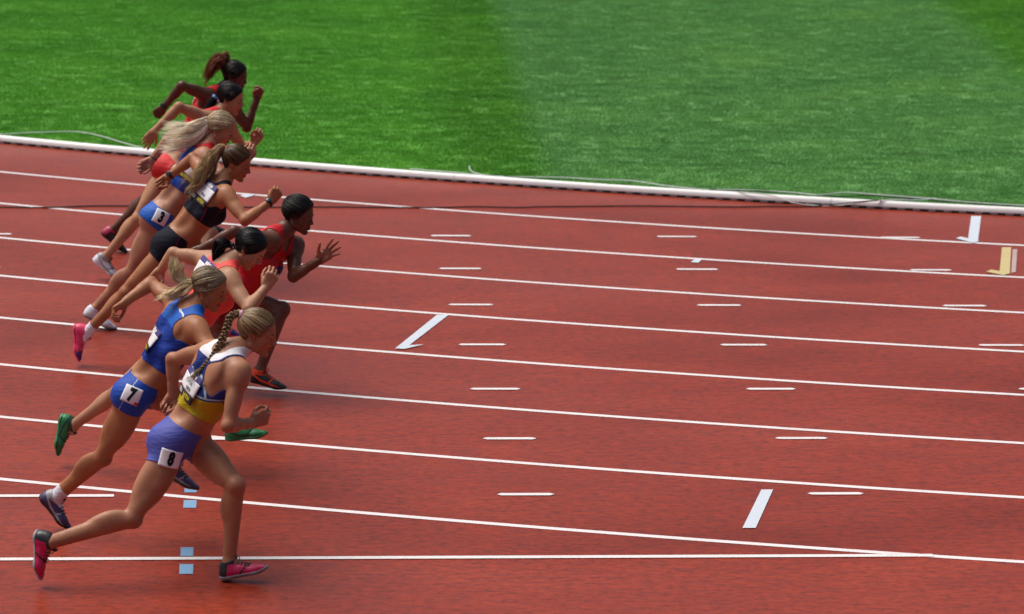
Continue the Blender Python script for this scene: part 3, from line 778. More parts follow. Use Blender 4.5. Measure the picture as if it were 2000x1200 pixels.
def build_hair(rid, HV, HQ, loc, fr, s, spec, person):
    Hc, F, L, U = fr
    T = tris(HQ); n = normals(HV, T)
    zl = np.interp(loc[:, 0], HAIRLINE_X, HAIRLINE_Z) + spec.get('line', 0)
    f = loc[:, 2] - zl
    f = np.where((np.abs(loc[:, 1]) > .078) & (loc[:, 0] > -.035) & (loc[:, 0] < .012) & (loc[:, 2] < .036), -.01, f)
    A1, T1, _ = clip(np.concatenate([HV, n, f[:, None], loc], 1), T, f)
    lo = A1[:, 7:10]
    gro = np.sin(np.arctan2(lo[:, 1], lo[:, 2] - .05) * 46) * .0006 + np.sin(np.arctan2(lo[:, 1], lo[:, 2] - .05) * 19 + lo[:, 0] * 60) * .0007
    th = spec.get('thick', .008) * sstep(-.004, .035, A1[:, 6]) + .0008 + gro * sstep(0, .02, A1[:, 6])
    nn = A1[:, 3:6] / (np.linalg.norm(A1[:, 3:6], axis=1)[:, None] + 1e-9)
    V = A1[:, :3] + nn * (th * s)[:, None]
    back = -lo[:, 0] * 2.2
    tint = np.clip(.12 + .35 * rng.random(len(V)) * 0 + .18 * np.sin(np.arctan2(lo[:, 1], lo[:, 2] - .05) * 37 + 3 * np.sin(lo[:, 0] * 40)), 0, 1) * spec.get('streak', 1)
    bvh = BVHTree.FromPolygons([tuple(v) for v in V], [tuple(t) for t in T1])
    m = hair_mat(f'hair_{rid}', spec['c'], spec['l'], spec.get('rough', .38))
    # lying strands from the hairline to the tie
    C0 = Hc + s * (-.014 * F + .042 * U)
    tails = TAILS.get(rid, [])
    tie = np.array(tails[0][1][0]) if tails else C0 - s * .09 * F + s * .01 * U
    tdir = N3(tie - C0)
    N = 520
    pick = A1[rng.choice(len(A1), N * 3), :]
    pick = np.concatenate([pick[np.argsort(pick[:, 6] + rng.random(len(pick)) * .03)][:N // 2], pick[:N // 2]])
    M = 11
    paths = []; tt = []
    for q in pick:
        d0 = N3(q[:3] - C0)
        ang = math.acos(np.clip(d0 @ tdir, -1, 1))
        if ang < .12 or ang > 2.9: continue
        dirs, rr = [], []
        for k in range(M):
            u = .03 + .97 * k / (M - 1)
            dr = (math.sin((1 - u) * ang) * d0 + math.sin(u * ang) * tdir) / math.sin(ang)
            hit = bvh.ray_cast(Vector(C0 + dr * .25), Vector(-dr), .25)
            dirs.append(dr); rr.append(np.nan if hit[0] is None else np.linalg.norm(np.array(hit[0]) - C0))
        rr = np.array(rr); ok = ~np.isnan(rr)
        if ok.sum() < 6: continue
        rr = np.interp(np.arange(M), np.arange(M)[ok], rr[ok])
        P = [C0 + dirs[k] * (rr[k] + (.0004 + .0024 * math.sin(math.pi * k / (M - 1))) * s) for k in range(M)]
        paths.append(P); tt.append(rng.random() ** 1.6 * spec.get('streak', 1))
    paths = np.array(paths)
    # some short lifted flyaways keep the outline from being a helmet
    rad = np.interp(np.linspace(0, 1, M), [0, .15, .9, 1], [.0005, .0013, .0014, .0010])[None] * (.7 + .6 * rng.random((len(paths), 1))) * s
    SV, SQ, ST = strands(paths, rad, tt)
    AV = np.concatenate([V, SV]); AF = np.concatenate([T1[:, [0, 1, 2]], tris(SQ) + len(V)])
    hair = mesh('hair', AV, AF, m, person, col=np.repeat(np.r_[tint, ST][:, None], 3, 1))
    for kind, G in tails:
        G = np.asarray(G)
        mt = m if 'tc' not in spec else hair_mat(f'tail_{rid}', spec['tc'], spec['tl'], spec.get('rough', .38))
        if kind == 'braid':
            g = spline(G, 70); Tn = np.gradient(g, axis=0); Tn /= np.linalg.norm(Tn, axis=1)[:, None]
            sd = np.cross(Tn, -np.array(CAM_F)); sd /= np.linalg.norm(sd, axis=1)[:, None]; nb_ = np.cross(sd, Tn)
            u = np.linspace(0, 1, 70)
            env = np.interp(u, [0, .1, .5, .9, 1], [.011, .0145, .0135, .0095, .006]) * s
            P_, R_, C_ = [], [], []
            for k in range(3):
                ph = 2 * math.pi * k / 3; w = 2 * math.pi * 6.5
                core = g + sd * (np.sin(w * u + ph) * env * .95)[:, None] + nb_ * (np.sin(2 * (w * u + ph)) * env * .55)[:, None]
                for j in range(26):
                    a = rng.random() * 6.28; rr = math.sqrt(rng.random()) * .62
                    P_.append(core + (sd * math.cos(a) + nb_ * math.sin(a)) * (env * rr)[:, None]); R_.append(np.interp(u, [0, .9, 1], [.0030, .0026, .0008]) * s); C_.append(rng.random() ** 1.5)
            SV, SQ, ST = strands(P_, np.array(R_), C_, 4)
            mesh('braid', SV, SQ, m, hair, col=np.repeat(ST[:, None], 3, 1))
            tip = G[-1]; dirn = N3(G[-1] - G[-2])
            P_ = []
            for j in range(60):
                o = rng.normal(0, .006, 3)
                P_.append([tip + o * .4 - dirn * .01, tip + o + dirn * .02, tip + o * 1.8 + dirn * (.04 + .03 * rng.random())])
            SV, SQ, ST = strands(np.array(P_), np.tile([.0015, .0014, .0005], (60, 1)), rng.random(60))
            mesh('braid_end', SV, SQ, m, hair, col=np.repeat(ST[:, None], 3, 1))
        else:
            n_, M2 = spec.get('n', 420), 17
            g = spline(G, M2); Tn = np.gradient(g, axis=0); Tn /= np.linalg.norm(Tn, axis=1)[:, None]
            ref = N3(np.cross(Tn[M2 // 2], [.1, 1, .2]))
            u = np.linspace(0, 1, M2)
            sp = np.interp(u, [0, .12, .45, 1], spec.get('spread', [.008, .020, .030, .040])) * s
            leng = np.linalg.norm(np.diff(g, axis=0), axis=1).sum()
            P_, R_, C_ = [], [], []
            NL = spec.get('locks', 15)
            lk = rng.normal(0, .50, (NL, 3)); lt = rng.random(NL); ll = .78 + .30 * rng.random(NL); lb = rng.normal(0, 1.0, (NL, 3)); lp_ = rng.random((NL, 3)) * 6.28
            for j in range(n_):
                q_ = rng.integers(NL)
                tw = rng.normal(0, .17, 3)
                v = lk[q_] + tw; v[1] *= .8
                fl = ll[q_] * (.86 + .16 * rng.random())
                uu = u * fl
                gi = np.stack([np.interp(uu, u, g[:, k]) for k in range(3)], 1)
                if fl > 1: gi[-1] += (g[-1] - g[-2]) * (fl - 1) * M2
                off = v[None] * np.interp(uu, u, sp)[:, None]
                wa = spec.get('wave', .003); wf = spec.get('wf', 2.0); ph = lp_[q_] + rng.normal(0, .35, 3)
                wv = np.stack([np.sin(2 * math.pi * wf * uu + ph[k]) for k in range(3)], 1) * wa * np.sqrt(uu)[:, None]
                bend = (lb[q_] * spec.get('stray', .012) * .9 + rng.normal(0, spec.get('stray', .012) * .35, 3) + (rng.normal(0, .03, 3) if rng.random() < .06 else 0))[None] * (uu ** 2)[:, None]
                P_.append(gi + off + wv + bend)
                R_.append(np.interp(u, [0, .1, .75, 1], [.0012, .0015, .0012, .0003]) * (.7 + .6 * rng.random()) * s * spec.get('w', 1)); C_.append(spec.get('tmin', 0) + (1 - spec.get('tmin', 0)) * (.6 * lt[q_] + .4 * rng.random()))
            SV, SQ, ST = strands(P_, np.array(R_), C_)
            mesh('ponytail', SV, SQ, mt, hair, col=np.repeat(ST[:, None], 3, 1))
    if tails and spec.get('tie'):
        a, b = np.array(tails[0][1][0]), np.array(tails[0][1][1])
        d = N3(b - a); ref = N3(np.cross(d, [0, 1, .3])); up = np.cross(ref, d)
        mb = MB()
        c = a + d * .006
        for w in (-.004, .003):
            P = [c + d * (w + .002 * math.sin(4 * t)) + .0165 * s * (math.cos(t) * ref + math.sin(t) * up) for t in np.linspace(0, 2 * math.pi, 20)]
            mb.tube(P, .0055 * s, 6, caps=False)
        mb.build('hair_tie', spec['tie'], hair)
    return hair

def build_person(rid, spec):
    s, hp, hc, J = POSES[rid]
    J = {k: np.array(v) for k, v in J.items()}
    pc = (J['Rhip'] + J['Lhip']) / 2; nb = J['nb']
    foot = min((J['Rtoe'], J['Ltoe']), key=lambda q: q[2])
    root = link('person', None)
    root.location = (pc[0], pc[1], 0)
    tag(root, spec['label'], 'person', 'sprinters running on the track')
    sk = spec['skin']
    u = N3(nb - pc); T = np.linalg.norm(nb - pc)
    lp = J['Lhip'] - J['Rhip']; lp = N3(lp - u * (lp @ u)); fp = np.cross(lp, u)
    lc = J['Lsh'] - J['Rsh']; lc = N3(lc - u * (lc @ u)); fc = np.cross(lc, u)
    def mixax(t):
        l = N3(lp * (1 - t) + lc * t); return np.cross(l, u), l, u
    def P(t, x, y, w=None):
        f_, l_, _ = mixax(np.clip(t * 1.3 if w is None else w, 0, 1))
        arch = spec.get('arch', .016) * math.sin(math.pi * min(max(t, 0), 1))
        return pc + u * (t * T) + f_ * (x + arch) * s + l_ * y * s
    e = spec.get('girth', 1.0) * s
    ax0, ax5, ax1 = mixax(0), mixax(.5), mixax(1)
    hip = {'R': J['Rhip'], 'L': J['Lhip']}
    pr = [ell(P(.06, -.004, 0), ax0, (.098 * e, .150 * e, .105 * e)),
          ell(P(.30, .012, 0), ax5, (.080 * e, .118 * e, .14 * e)),
          ell(P(.62, .004, 0), ax1, (.102 * e, .136 * e, .165 * e)),
          ell(P(.84, -.006, 0), ax1, (.080 * e, .140 * e, .095 * e)),
          cone(P(.52, .04, 0), P(.22, .060, 0), .06 * e, .045 * e)]
    for sg, sd in ((-1, 'R'), (1, 'L')):
        S = J[sd + 'sh']
        g = hip[sd]
        kd = N3(J[sd + 'kn'] - g)
        pr += [ell(g - fp * .052 * e - u * .018 * e - lp * sg * .012, (fp, lp, u), (.078 * e, .080 * e, .088 * e)),
               cone(P(.10, -.068, sg * .028), P(.62, -.078, sg * .034), .034 * e, .032 * e),
               cone(P(.56, -.02, sg * .100), S - u * .055 * e, .052 * e, .040 * e),
               cone(P(.96, -.012, sg * .02), S + u * .012, .046 * e, .040 * e),
               cone(P(1.06, .004, sg * .008), P(.97, -.012, sg * .09), .040 * e, .034 * e),
               cone(P(.86, .050, sg * .03), S - u * .02, .038 * e, .036 * e),
               ell(P(.80, -.076, sg * .082), (fc, lc, u), (.024 * e, .050 * e, .070 * e)),
               ell(P(.655, .078, sg * .066), (fc, lc, u), (.050 * e, .056 * e, .056 * e))]
    Hc = J['head']; F, L, U = head_frame(J, hp, hc)
    n0 = P(.95, -.006, 0); n1 = Hc - U * .055 * s - F * .022 * s
    pr.append(cone(n0, n1, .056 * s, .048 * s))
    limbs = {}
    for sg, sd in ((-1, 'R'), (1, 'L')):
        S, E, W = J[sd + 'sh'], J[sd + 'el'], J[sd + 'wr']
        a = N3(E - S); b = N3(W - E)
        bend = N3(np.cross(np.cross(a, b), a)) if np.linalg.norm(np.cross(a, b)) > .08 else fc
        up_l = np.linalg.norm(E - S); fo = np.linalg.norm(W - E)
        hg = np.cross(a, bend)
        bb = -a + b * (a @ b)
        bb = N3(bb) if np.linalg.norm(bb) > .08 else bend
        hb = np.cross(b, bb)
        limbs[sd + 'arm'] = [cone(S, E, .044 * s, .034 * s),
            ell(S + a * .045 * s + lc * sg * .006, (a, bend, hg), (.074 * s, .054 * s, .052 * s)),
            ell(S + a * up_l * .52 + bend * .014 * s, (a, bend, hg), (.088 * s, .034 * s, .034 * s)),
            ell(S + a * up_l * .50 - bend * .014 * s, (a, bend, hg), (.095 * s, .034 * s, .036 * s)),
            cone(E, W, .035 * s, .0225 * s),
            ell(E + b * fo * .27 + bb * .004, (b, bb, hb), (.080 * s, .038 * s, .036 * s)),
            ell(E - bend * .002 * s, (a, bend, hg), (.028 * s, .032 * s, .032 * s)),
            cone(E + b * fo * .7, W + b * .012, .0262 * s, .0245 * s, hb, 1.08)]
        H, K, A = J[sd + 'hip'], J[sd + 'kn'], J[sd + 'an']
        a = N3(K - H); b = N3(A - K)
        kf = a - b
        kf = N3(kf - a * (kf @ a)) if np.linalg.norm(kf) > .12 else N3(fp - a * (fp @ a))
        if kf @ fp < -.2: kf = N3(fp - a * (fp @ a))
        th = np.linalg.norm(K - H); shl = np.linalg.norm(A - K)
        sd2 = np.cross(a, kf)
        kb = N3(kf - b * (kf @ b)); sb = np.cross(b, kb)
        limbs[sd + 'leg'] = [cone(H + a * .02 + lp * sg * .004, K, .074 * s, .046 * s),
            ell(H + a * th * .42 + kf * .026 * s, (a, kf, sd2), (.19 * s, .062 * s, .066 * s)),
            ell(H + a * th * .45 - kf * .028 * s, (a, kf, sd2), (.18 * s, .055 * s, .060 * s)),
            ell(H + a * th * .78 + kf * .014 * s - sd2 * .022 * s, (a, kf, sd2), (.07 * s, .034 * s, .03 * s)),
            ell(H + a * th * .76 + kf * .014 * s + sd2 * .024 * s, (a, kf, sd2), (.08 * s, .034 * s, .028 * s)),
            ell(K + kf * .012 * s + kb * .008 * s, (a, kf, sd2), (.042 * s, .040 * s, .042 * s)),
            cone(K, A, .044 * s, .0285 * s),
            cone(K + b * .03 + kb * .012 * s, A + kb * .004, .032 * s, .024 * s),
            ell(K + b * shl * .27 - kb * .027 * s + sb * .016, (b, kb, sb), (.098 * s, .044 * s, .033 * s)),
            ell(K + b * shl * .30 - kb * .025 * s - sb * .016, (b, kb, sb), (.108 * s, .044 * s, .033 * s)),
            cone(K + b * shl * .5 - kb * .018 * s, A - kb * .022 * s, .030 * s, .0135 * s),
            ell(A + sb * .012 * s, (b, kb, sb), (.026 * s, .026 * s, .026 * s)),
            ell(A - sb * .012 * s, (b, kb, sb), (.026 * s, .026 * s, .026 * s))]
        fx, fy, fz, fO, fP = shoe_fields(A, J[sd + 'heel'], J[sd + 'toe'], lp, s)
        limbs[sd + 'leg'] += [cone(A, fP(.03, 0, .036), .029 * s, .024 * s), cone(A, fP(.16, 0, .03), .026 * s, .02 * s)]
    lo = np.min([J[k] for k in J], 0) - .16; hi = np.max([J[k] for k in J], 0) + .16
    lat = Lat(lo, hi, .0066)
    torso = Field(lat, pr, .045, pad=.10)
    # the spine's furrow
    for fz in (.0,):
        torso.add(cone(P(.22, -.124, 0), P(.86, -.120, 0), .021 * e, .019 * e), .030, sub=True)
    body = torso
    full = object.__new__(Field); full.lat = lat; full.s = tuple(slice(0, int(q)) for q in lat.n); full.off = np.zeros(3, int)
    full.d = np.full([int(q) for q in lat.n], .25, np.float32); full.d[body.s] = body.d
    LF = {}
    for nm, q in limbs.items():
        LF[nm] = Field(lat, q, .015 if 'arm' in nm else .019, pad=.09)
        jt = J[nm[0] + ('sh' if 'arm' in nm else 'hip')]
        unite(full, LF[nm], jt, .05 if 'arm' in nm else .055, .17 if 'arm' in nm else .26)
    V, Q = surface(full)
    V = relax(V, Q, 2, .4)
    Tb = tris(Q); nrm = normals(V, Tb)
    dT = torso.at(V); dl = {k: f.at(V) for k, f in LF.items()}
    names = list(LF); arr = np.stack([dT] + [dl[k] for k in names], 1)
    # ---- tint of the skin
    tint = np.ones((len(V), 3))
    for sd in 'RL':
        for j, r0 in (('kn', .05), ('el', .04)):
            w = np.exp(-(np.linalg.norm(V - J[sd + j], axis=1) / (r0 * 1.1)) ** 4)
            tint *= 1 - w[:, None] * np.array([.03, .14, .14])
    HV, HQ, HT, loc = build_head(Hc, F, L, U, s * .985, (n0 + (n1 - n0) * .45, n1), spec.get('dark', False), spec['skin_c'])
    allV, allQ, allT = [V, HV], [Q, HQ + len(V)], [tint, HT]
    cnt = len(V) + len(HV)
    for sd in 'RL':
        pose, pn = spec['hand' + sd]
        hV, hQ, hT, palm = build_hand(J[sd + 'wr'], J[sd + 'el'], J[sd + 'hd'], pn, sd, pose, s)
        if spec.get('dark'): hT = hT + palm[:, None] * np.array([1.5, 1.5, 1.5])
        allV.append(hV); allQ.append(hQ + cnt); allT.append(hT); cnt += len(hV)
    bo = mesh('body', np.concatenate(allV), np.concatenate(allQ), sk, root, col=np.concatenate(allT))
    # ---- garments, from fields in body coordinates
    W_ = V - pc; zp, yp, xp = W_ @ u, W_ @ lp, W_ @ fp
    C_ = V - nb; zc, yc, xc = C_ @ u, C_ @ lc, C_ @ fc
    darm = np.minimum(dl['Rarm'], dl['Larm']); dleg = np.minimum(dl['Rleg'], dl['Lleg'])
    notarm = darm - np.minimum(dT, dleg) + .004
    top = spec['top']
    f = zc + top['hem'] * s + .012 * np.sin(yc * 18) * 0
    dz = .055 + (top.get('front', .13) - .055) * sstep(-.04, .05, xc)
    neckw = top.get('neck', .060)
    neck = (np.sqrt((yc / (neckw * s)) ** 2 + (np.minimum(zc - .03, 0) / (dz * s)) ** 2) - 1) * .05
    f = np.minimum(f, np.where(zc > -.15, neck, .1))
    f = np.minimum(f, .075 * s - zc)
    armd = np.full(len(V), .2)
    for sd in 'RL':
        S = J[sd + 'sh'] - u * .012
        rel = V - S; rx, ry, rz = rel @ fc, rel @ lc, rel @ u
        ra = (top.get('arm', .077) + top.get('racer', .03) * sstep(-.03, -.075, xc) * sstep(.03, -.05, rz)) * s
        fa = np.sqrt(rx ** 2 * .6 + ry ** 2 + (np.minimum(rz, 0) * top.get('drop', .80)) ** 2 + np.maximum(rz, 0) ** 2) - ra
        armd = np.minimum(armd, fa); f = np.minimum(f, fa)
    f = np.minimum(f, notarm * 2)
    f = np.minimum(f, np.where(dleg < dT - .03, -.05, .1))
    splits = [g(xc / s, yc / s, zc / s, xp, yp, zp, armd) * s for g in top.get('splits', [])]
    to = cut_and_offset('crop_top' if top['hem'] < .42 else 'singlet', V, Tb, f, .0035, top['mats'], root, nrm, splits=splits)
    sh = spec['shorts']
    f = sh['waist'] * s - zp + sh.get('tilt', 0) * xp
    legd = np.full(len(V), .1)
    for sd in 'RL':
        H, K = J[sd + 'hip'], J[sd + 'kn']; a = N3(K - H); th = np.linalg.norm(K - H)
        t = (V - H) @ a
        mine = dl[sd + 'leg'] < np.minimum(dT, dl[('L' if sd == 'R' else 'R') + 'leg']) - .0
        lim = sh['hem'] * th - t + sh.get('slant', .0) * ((V - H) @ N3(fp - a * (fp @ a)))
        legd = np.where(mine, np.minimum(legd, lim), legd)
        onleg = dl[sd + 'leg'] < dl[('L' if sd == 'R' else 'R') + 'leg']
        legd = np.where(~mine & onleg & (t > sh['hem'] * th), np.minimum(legd, lim), legd)
    if 'brief' in sh:
        legd = np.minimum(legd, zp + sh['brief'] * s - .15 * np.maximum(np.abs(yp) - .08, 0) + .12 * xp)
    f = np.minimum(f, legd)
    f = np.minimum(f, notarm * 2); f = np.minimum(f, np.where(zp > .25, -.05, .1))
    splits = [g(xp / s, yp / s, zp / s, V, J) * s for g in sh.get('splits', [])]
    so = cut_and_offset('shorts', V, Tb, f, .004 + sh.get('loose', 0), sh['mats'], root, nrm, splits=splits)
    # ---- shoes, socks
    for sd in 'RL':
        K, A = J[sd + 'kn'], J[sd + 'an']
        build_shoe(A, K, J[sd + 'heel'], J[sd + 'toe'], lp, s, sd, spec['shoe'][:2], root, spec['shoe'][2], spec['shoe'][3], None, spec['shoe'][4])
        if sd in spec.get('socks', ''):
            b = N3(A - K)
            fs = ((V - A) @ b) + .075 * s
            fs = np.minimum(fs, np.where(dl[sd + 'leg'] < .02, .1, -.05))
            cut_and_offset('sock', V, Tb, fs, .0035, [spec['sock']], root, nrm)
    build_hair(rid, HV, HQ, loc, (Hc, F, L, U), s * .985, spec['hair'], root)
    # ---- eyes and brows
    h = s * .985
    def HP(x, y, z): return Hc + h * (x * F + y * L + z * U)
    for sg in (-1, 1):
        mb = MB(); c = HP(.0722, sg * .031, .0025)
        d = N3(F + L * sg * .12)
        mb.tube([c + d * .0108 * h, c + d * .0125 * h, c + d * .0131 * h], np.array([.0076, .0068, .0032]) * h, 10)
        mb.build('iris', spec['iris'], root)
        mb = MB(); c = HP(.0708, sg * .031, .0025)
        for q in range(1):
            pts = [c + (F * math.cos(a) + L * sg * math.sin(a) * .9) * .0136 * h + U * (.0048 - .0035 * abs(a)) * h for a in np.linspace(-.75, .95, 7)]
            mb.tube(pts, np.array([.0008, .0018, .0022, .0024, .0024, .0020, .0008]) * h, 5)
        mb.build('eyelashes', spec['brow'], root)
        mb = MB()
        pts = [HP(.0885, sg * .014, .0225), HP(.0875, sg * .024, .0275), HP(.083, sg * .036, .0290), HP(.072, sg * .049, .0215)]
        mb.tube(spline(pts, 9), np.array([.0020, .0032, .0036, .0036, .0034, .0030, .0026, .0018, .0008]) * h, 5)
        mb.build('eyebrow', spec['brow'], root)
    bpy.context.view_layer.update()
    TV = np.concatenate([V])
    info = dict(J=J, root=root, top=to, shorts=so, u=u, lc=lc, fc=fc, fp=fp, lp=lp, pc=pc, nb=nb, s=s, V=V, T=Tb, body=bo)
    info['bvh'] = BVHTree.FromPolygons([tuple(v) for v in V + nrm * .0035], [tuple(t) for t in Tb])
    # keep the world placement while the root stands at the runner's feet
    off = root.matrix_world.inverted() if False else Matrix.Translation(-Vector(root.location))
    for ch in root.children: ch.matrix_local = off @ ch.matrix_local
    return info

def bib_sheet(I, c_px, r_px, w_px, h_px, back=False):
    """the sheet of a bib: centre, right-hand direction and size as measured on the photograph, laid on the body"""
    o, d = pixel_ray(*c_px)
    hit = I['bvh'].ray_cast(o, d)
    if hit[0] is None: return None
    p = hit[0]
    # average normal
    n = Vector((0, 0, 0))
    for dx in (-.5, 0, .5):
        for dy in (-.5, 0, .5):
            o2, d2 = pixel_ray(c_px[0] + dx * w_px * .8, c_px[1] + dy * h_px * .8)
            q = I['bvh'].ray_cast(o2, d2)
            if q[0] is not None and (q[0] - p).length < .15: n += q[1]
    n.normalize()
    if back:
        n = (n * back - Vector(I['fc']) * .8).normalized()
    def on(px, py):
        o2, d2 = pixel_ray(px, py); t = (p - o2).dot(n) / d2.dot(n); return o2 + d2 * t
    rl = math.hypot(*r_px); rx, ry = r_px[0] / rl, r_px[1] / rl
    a = on(c_px[0] - rx * w_px / 2, c_px[1] - ry * w_px / 2); b = on(c_px[0] + rx * w_px / 2, c_px[1] + ry * w_px / 2)
    r = b - a
    up = n.cross(r)
    return p, r, up, r.length

# ------------------------------------------------------------------ setting
BX, BY, R0 = 14.0148, 46.8961, 38.412      # centre of the bend, radius of the kerb's outer foot

def arc_strip(r0, r1, a0, a1, n, z):
    V, Fc = [], []
    for i in range(n + 1):
        a = a0 + (a1 - a0) * i / n
        for r in (r0, r1): V.append((BX + r * math.cos(a), BY + r * math.sin(a), z))
    for i in range(n): Fc.append((2 * i, 2 * i + 1, 2 * i + 3, 2 * i + 2))
    return V, Fc

def ang(x, r): return -math.acos(max(-1, min(1, (x - BX) / r)))    # lower half of the circle

# track rubber: fine granules, damp patches that only change the gloss, dull scuffs
m_track, n, l, b = new_mat('track_rubber')
v = mapping(n, l)
g1 = noise(n, l, 1.0, 3, .75, mapping(n, l, (16, 27, 16)))
g2 = noise(n, l, 1.0, 5, .62, mapping(n, l, (.55, 1.3, 1)))
g3 = noise(n, l, 1.0, 4, .6, mapping(n, l, (4.5, 30, 1)))
g4 = noise(n, l, 1.0, 2, .5, mapping(n, l, (.22, .42, 1)))
base = ramp(n, l, g2.outputs['Fac'], [(.3, (.235, .0235, .0080)), (.52, (.285, .031, .0105)), (.72, (.335, .041, .015))])
base = mix(n, l, base, (.15, .026, .018), ramp(n, l, g3.outputs['Fac'], [(.42, 0), (.72, .75)]))
base = mix(n, l, base, ramp(n, l, g1.outputs['Fac'], [(.3, (.42, .38, .38)), (.5, (.95, .95, .95)), (.72, (1.25, 1.35, 1.4))]), .75, 'MULTIPLY')
base = mix(n, l, base, ramp(n, l, g4.outputs['Fac'], [(.34, (.72, .62, .54)), (.45, (1, 1, 1)), (.62, (1.05, 1.12, 1.15))]), 1.0, 'MULTIPLY')
l.new(base, b.inputs['Base Color'])
l.new(ramp(n, l, g4.outputs['Fac'], [(.36, .44), (.46, .40), (.60, .34)]), b.inputs['Roughness'])
b.inputs['Specular IOR Level'].default_value = .27
hh = mix(n, l, g1.outputs['Fac'], g3.outputs['Fac'], .35)
bump(n, l, b, hh, .35, .004)

V, Fc = arc_strip(R0 - .10, 110, -math.pi, 0, 400, 0)
track = mesh('running_track', V, Fc, m_track, smooth=False)
tag(track, kind='structure')

m_soil = plain('soil', (.06, .045, .03), .9, .2, .5, 40)
gr = mesh('ground', [(-400, -400, -.03), (400, -400, -.03), (400, 400, -.03), (-400, 400, -.03)], [(0, 1, 2, 3)], m_soil, smooth=False)
tag(gr, kind='structure')

# grass of the infield, mown in stripes across
def stripes(n, l):
    geo = n.new('ShaderNodeNewGeometry'); sp = n.new('ShaderNodeSeparateXYZ'); l.new(geo.outputs['Position'], sp.inputs[0])
    def edge(a, k, w):
        m1 = n.new('ShaderNodeMath'); m1.operation = 'MULTIPLY_ADD'; l.new(sp.outputs['Y'], m1.inputs[0]); m1.inputs[1].default_value = -k; m1.inputs[2].default_value = -a
        m2 = n.new('ShaderNodeMath'); m2.operation = 'ADD'; l.new(sp.outputs['X'], m2.inputs[0]); l.new(m1.outputs[0], m2.inputs[1])
        r = n.new('ShaderNodeMapRange'); r.inputs['From Min'].default_value = -w; r.inputs['From Max'].default_value = w; l.new(m2.outputs[0], r.inputs['Value'])
        return r.outputs[0]
    e1 = edge(1.64 - 11.3 * .032, .032, .16); e2 = edge(7.26 - 16.8 * .064, .064, .25)
    e0 = edge(1.085 - 22.39 * .03, .03, .25)
    s = n.new('ShaderNodeMath'); s.operation = 'SUBTRACT'; l.new(e1, s.inputs[0]); l.new(e2, s.inputs[1])
    return geo.outputs['Position'], s.outputs[0], e0

def grass_material(name, gain, blades):
    m, n, l, b = new_mat(name)
    pos, st, e0 = stripes(n, l)
    mp = n.new('ShaderNodeMapping'); mp.inputs['Scale'].default_value = (.55, .8, .5); l.new(pos, mp.inputs['Vector'])
    big = noise(n, l, 1, 5, .6, mp.outputs['Vector'])
    mp2 = n.new('ShaderNodeMapping'); mp2.inputs['Scale'].default_value = (1.5, 8.5, 3); l.new(pos, mp2.inputs['Vector'])
    mid = noise(n, l, 1, 5, .65, mp2.outputs['Vector'])
    dark = ramp(n, l, big.outputs['Fac'], [(.3, (.040 * gain, .165 * gain, .011 * gain)), (.55, (.064 * gain, .215 * gain, .015 * gain)), (.75, (.095 * gain, .265 * gain, .021 * gain))])
    lite = ramp(n, l, big.outputs['Fac'], [(.3, (.070 * gain, .205 * gain, .052 * gain)), (.55, (.098 * gain, .25 * gain, .068 * gain)), (.75, (.13 * gain, .285 * gain, .066 * gain))])
    warm = ramp(n, l, big.outputs['Fac'], [(.3, (.052 * gain, .205 * gain, .015 * gain)), (.55, (.076 * gain, .255 * gain, .021 * gain)), (.75, (.110 * gain, .295 * gain, .030 * gain))])
    c = mix(n, l, warm, dark, e0)
    c = mix(n, l, c, lite, st)
    c = mix(n, l, c, ramp(n, l, mid.outputs['Fac'], [(.28, (.50, .56, .45)), (.5, (1, 1, 1)), (.75, (1.05, 1.04, .98))]), .8, 'MULTIPLY')
    if blades:
        oi = n.new('ShaderNodeObjectInfo')
        c = mix(n, l, c, ramp(n, l, oi.outputs['Random'], [(0, (.82, .86, .75)), (.6, (1, 1, 1)), (.93, (1, 1, 1)), (1, (1.0, .95, .8))]), .8, 'MULTIPLY')
        b.inputs['Transmission Weight'].default_value = 0
        b.inputs['Subsurface Weight'].default_value = 0
    if blades:
        tl = n.new('ShaderNodeBsdfTranslucent'); l.new(c, tl.inputs['Color']); mx = n.new('ShaderNodeMixShader'); mx.inputs[0].default_value = .35
        l.new(b.outputs[0], mx.inputs[1]); l.new(tl.outputs[0], mx.inputs[2]); l.new(mx.outputs[0], n['Material Output'].inputs['Surface'])
    l.new(c, b.inputs['Base Color'])
    b.inputs['Roughness'].default_value = .55; b.inputs['Specular IOR Level'].default_value = .3
    return m, n, l, b, mid
m_turf, n, l, b, mid = grass_material('turf', 1.28, False)
bump(n, l, b, mid.outputs['Fac'], .6, .03)
m_far, n, l, b, mid2 = grass_material('far_turf', .60, False)
bump(n, l, b, mid2.outputs['Fac'], .5, .03)
b.inputs['Roughness'].default_value = .95; b.inputs['Specular IOR Level'].default_value = .04
m_blade, *_ = grass_material('grass_blade', 1.48, True)
V, Fc = [(BX, BY, .012)], []
NS = 720
for i in range(NS + 1):
    a = -math.pi + math.pi * i / NS
    V.append((BX + (R0 - .035) * math.cos(a), BY + (R0 - .035) * math.sin(a), .012))
for i in range(NS): Fc.append((0, i + 1, i + 2))
V2, F2 = arc_strip(2, R0 - .085, -math.pi, 0, NS, .012)
field = mesh('grass_field', V2, F2, m_far, smooth=False)
tag(field, kind='structure')

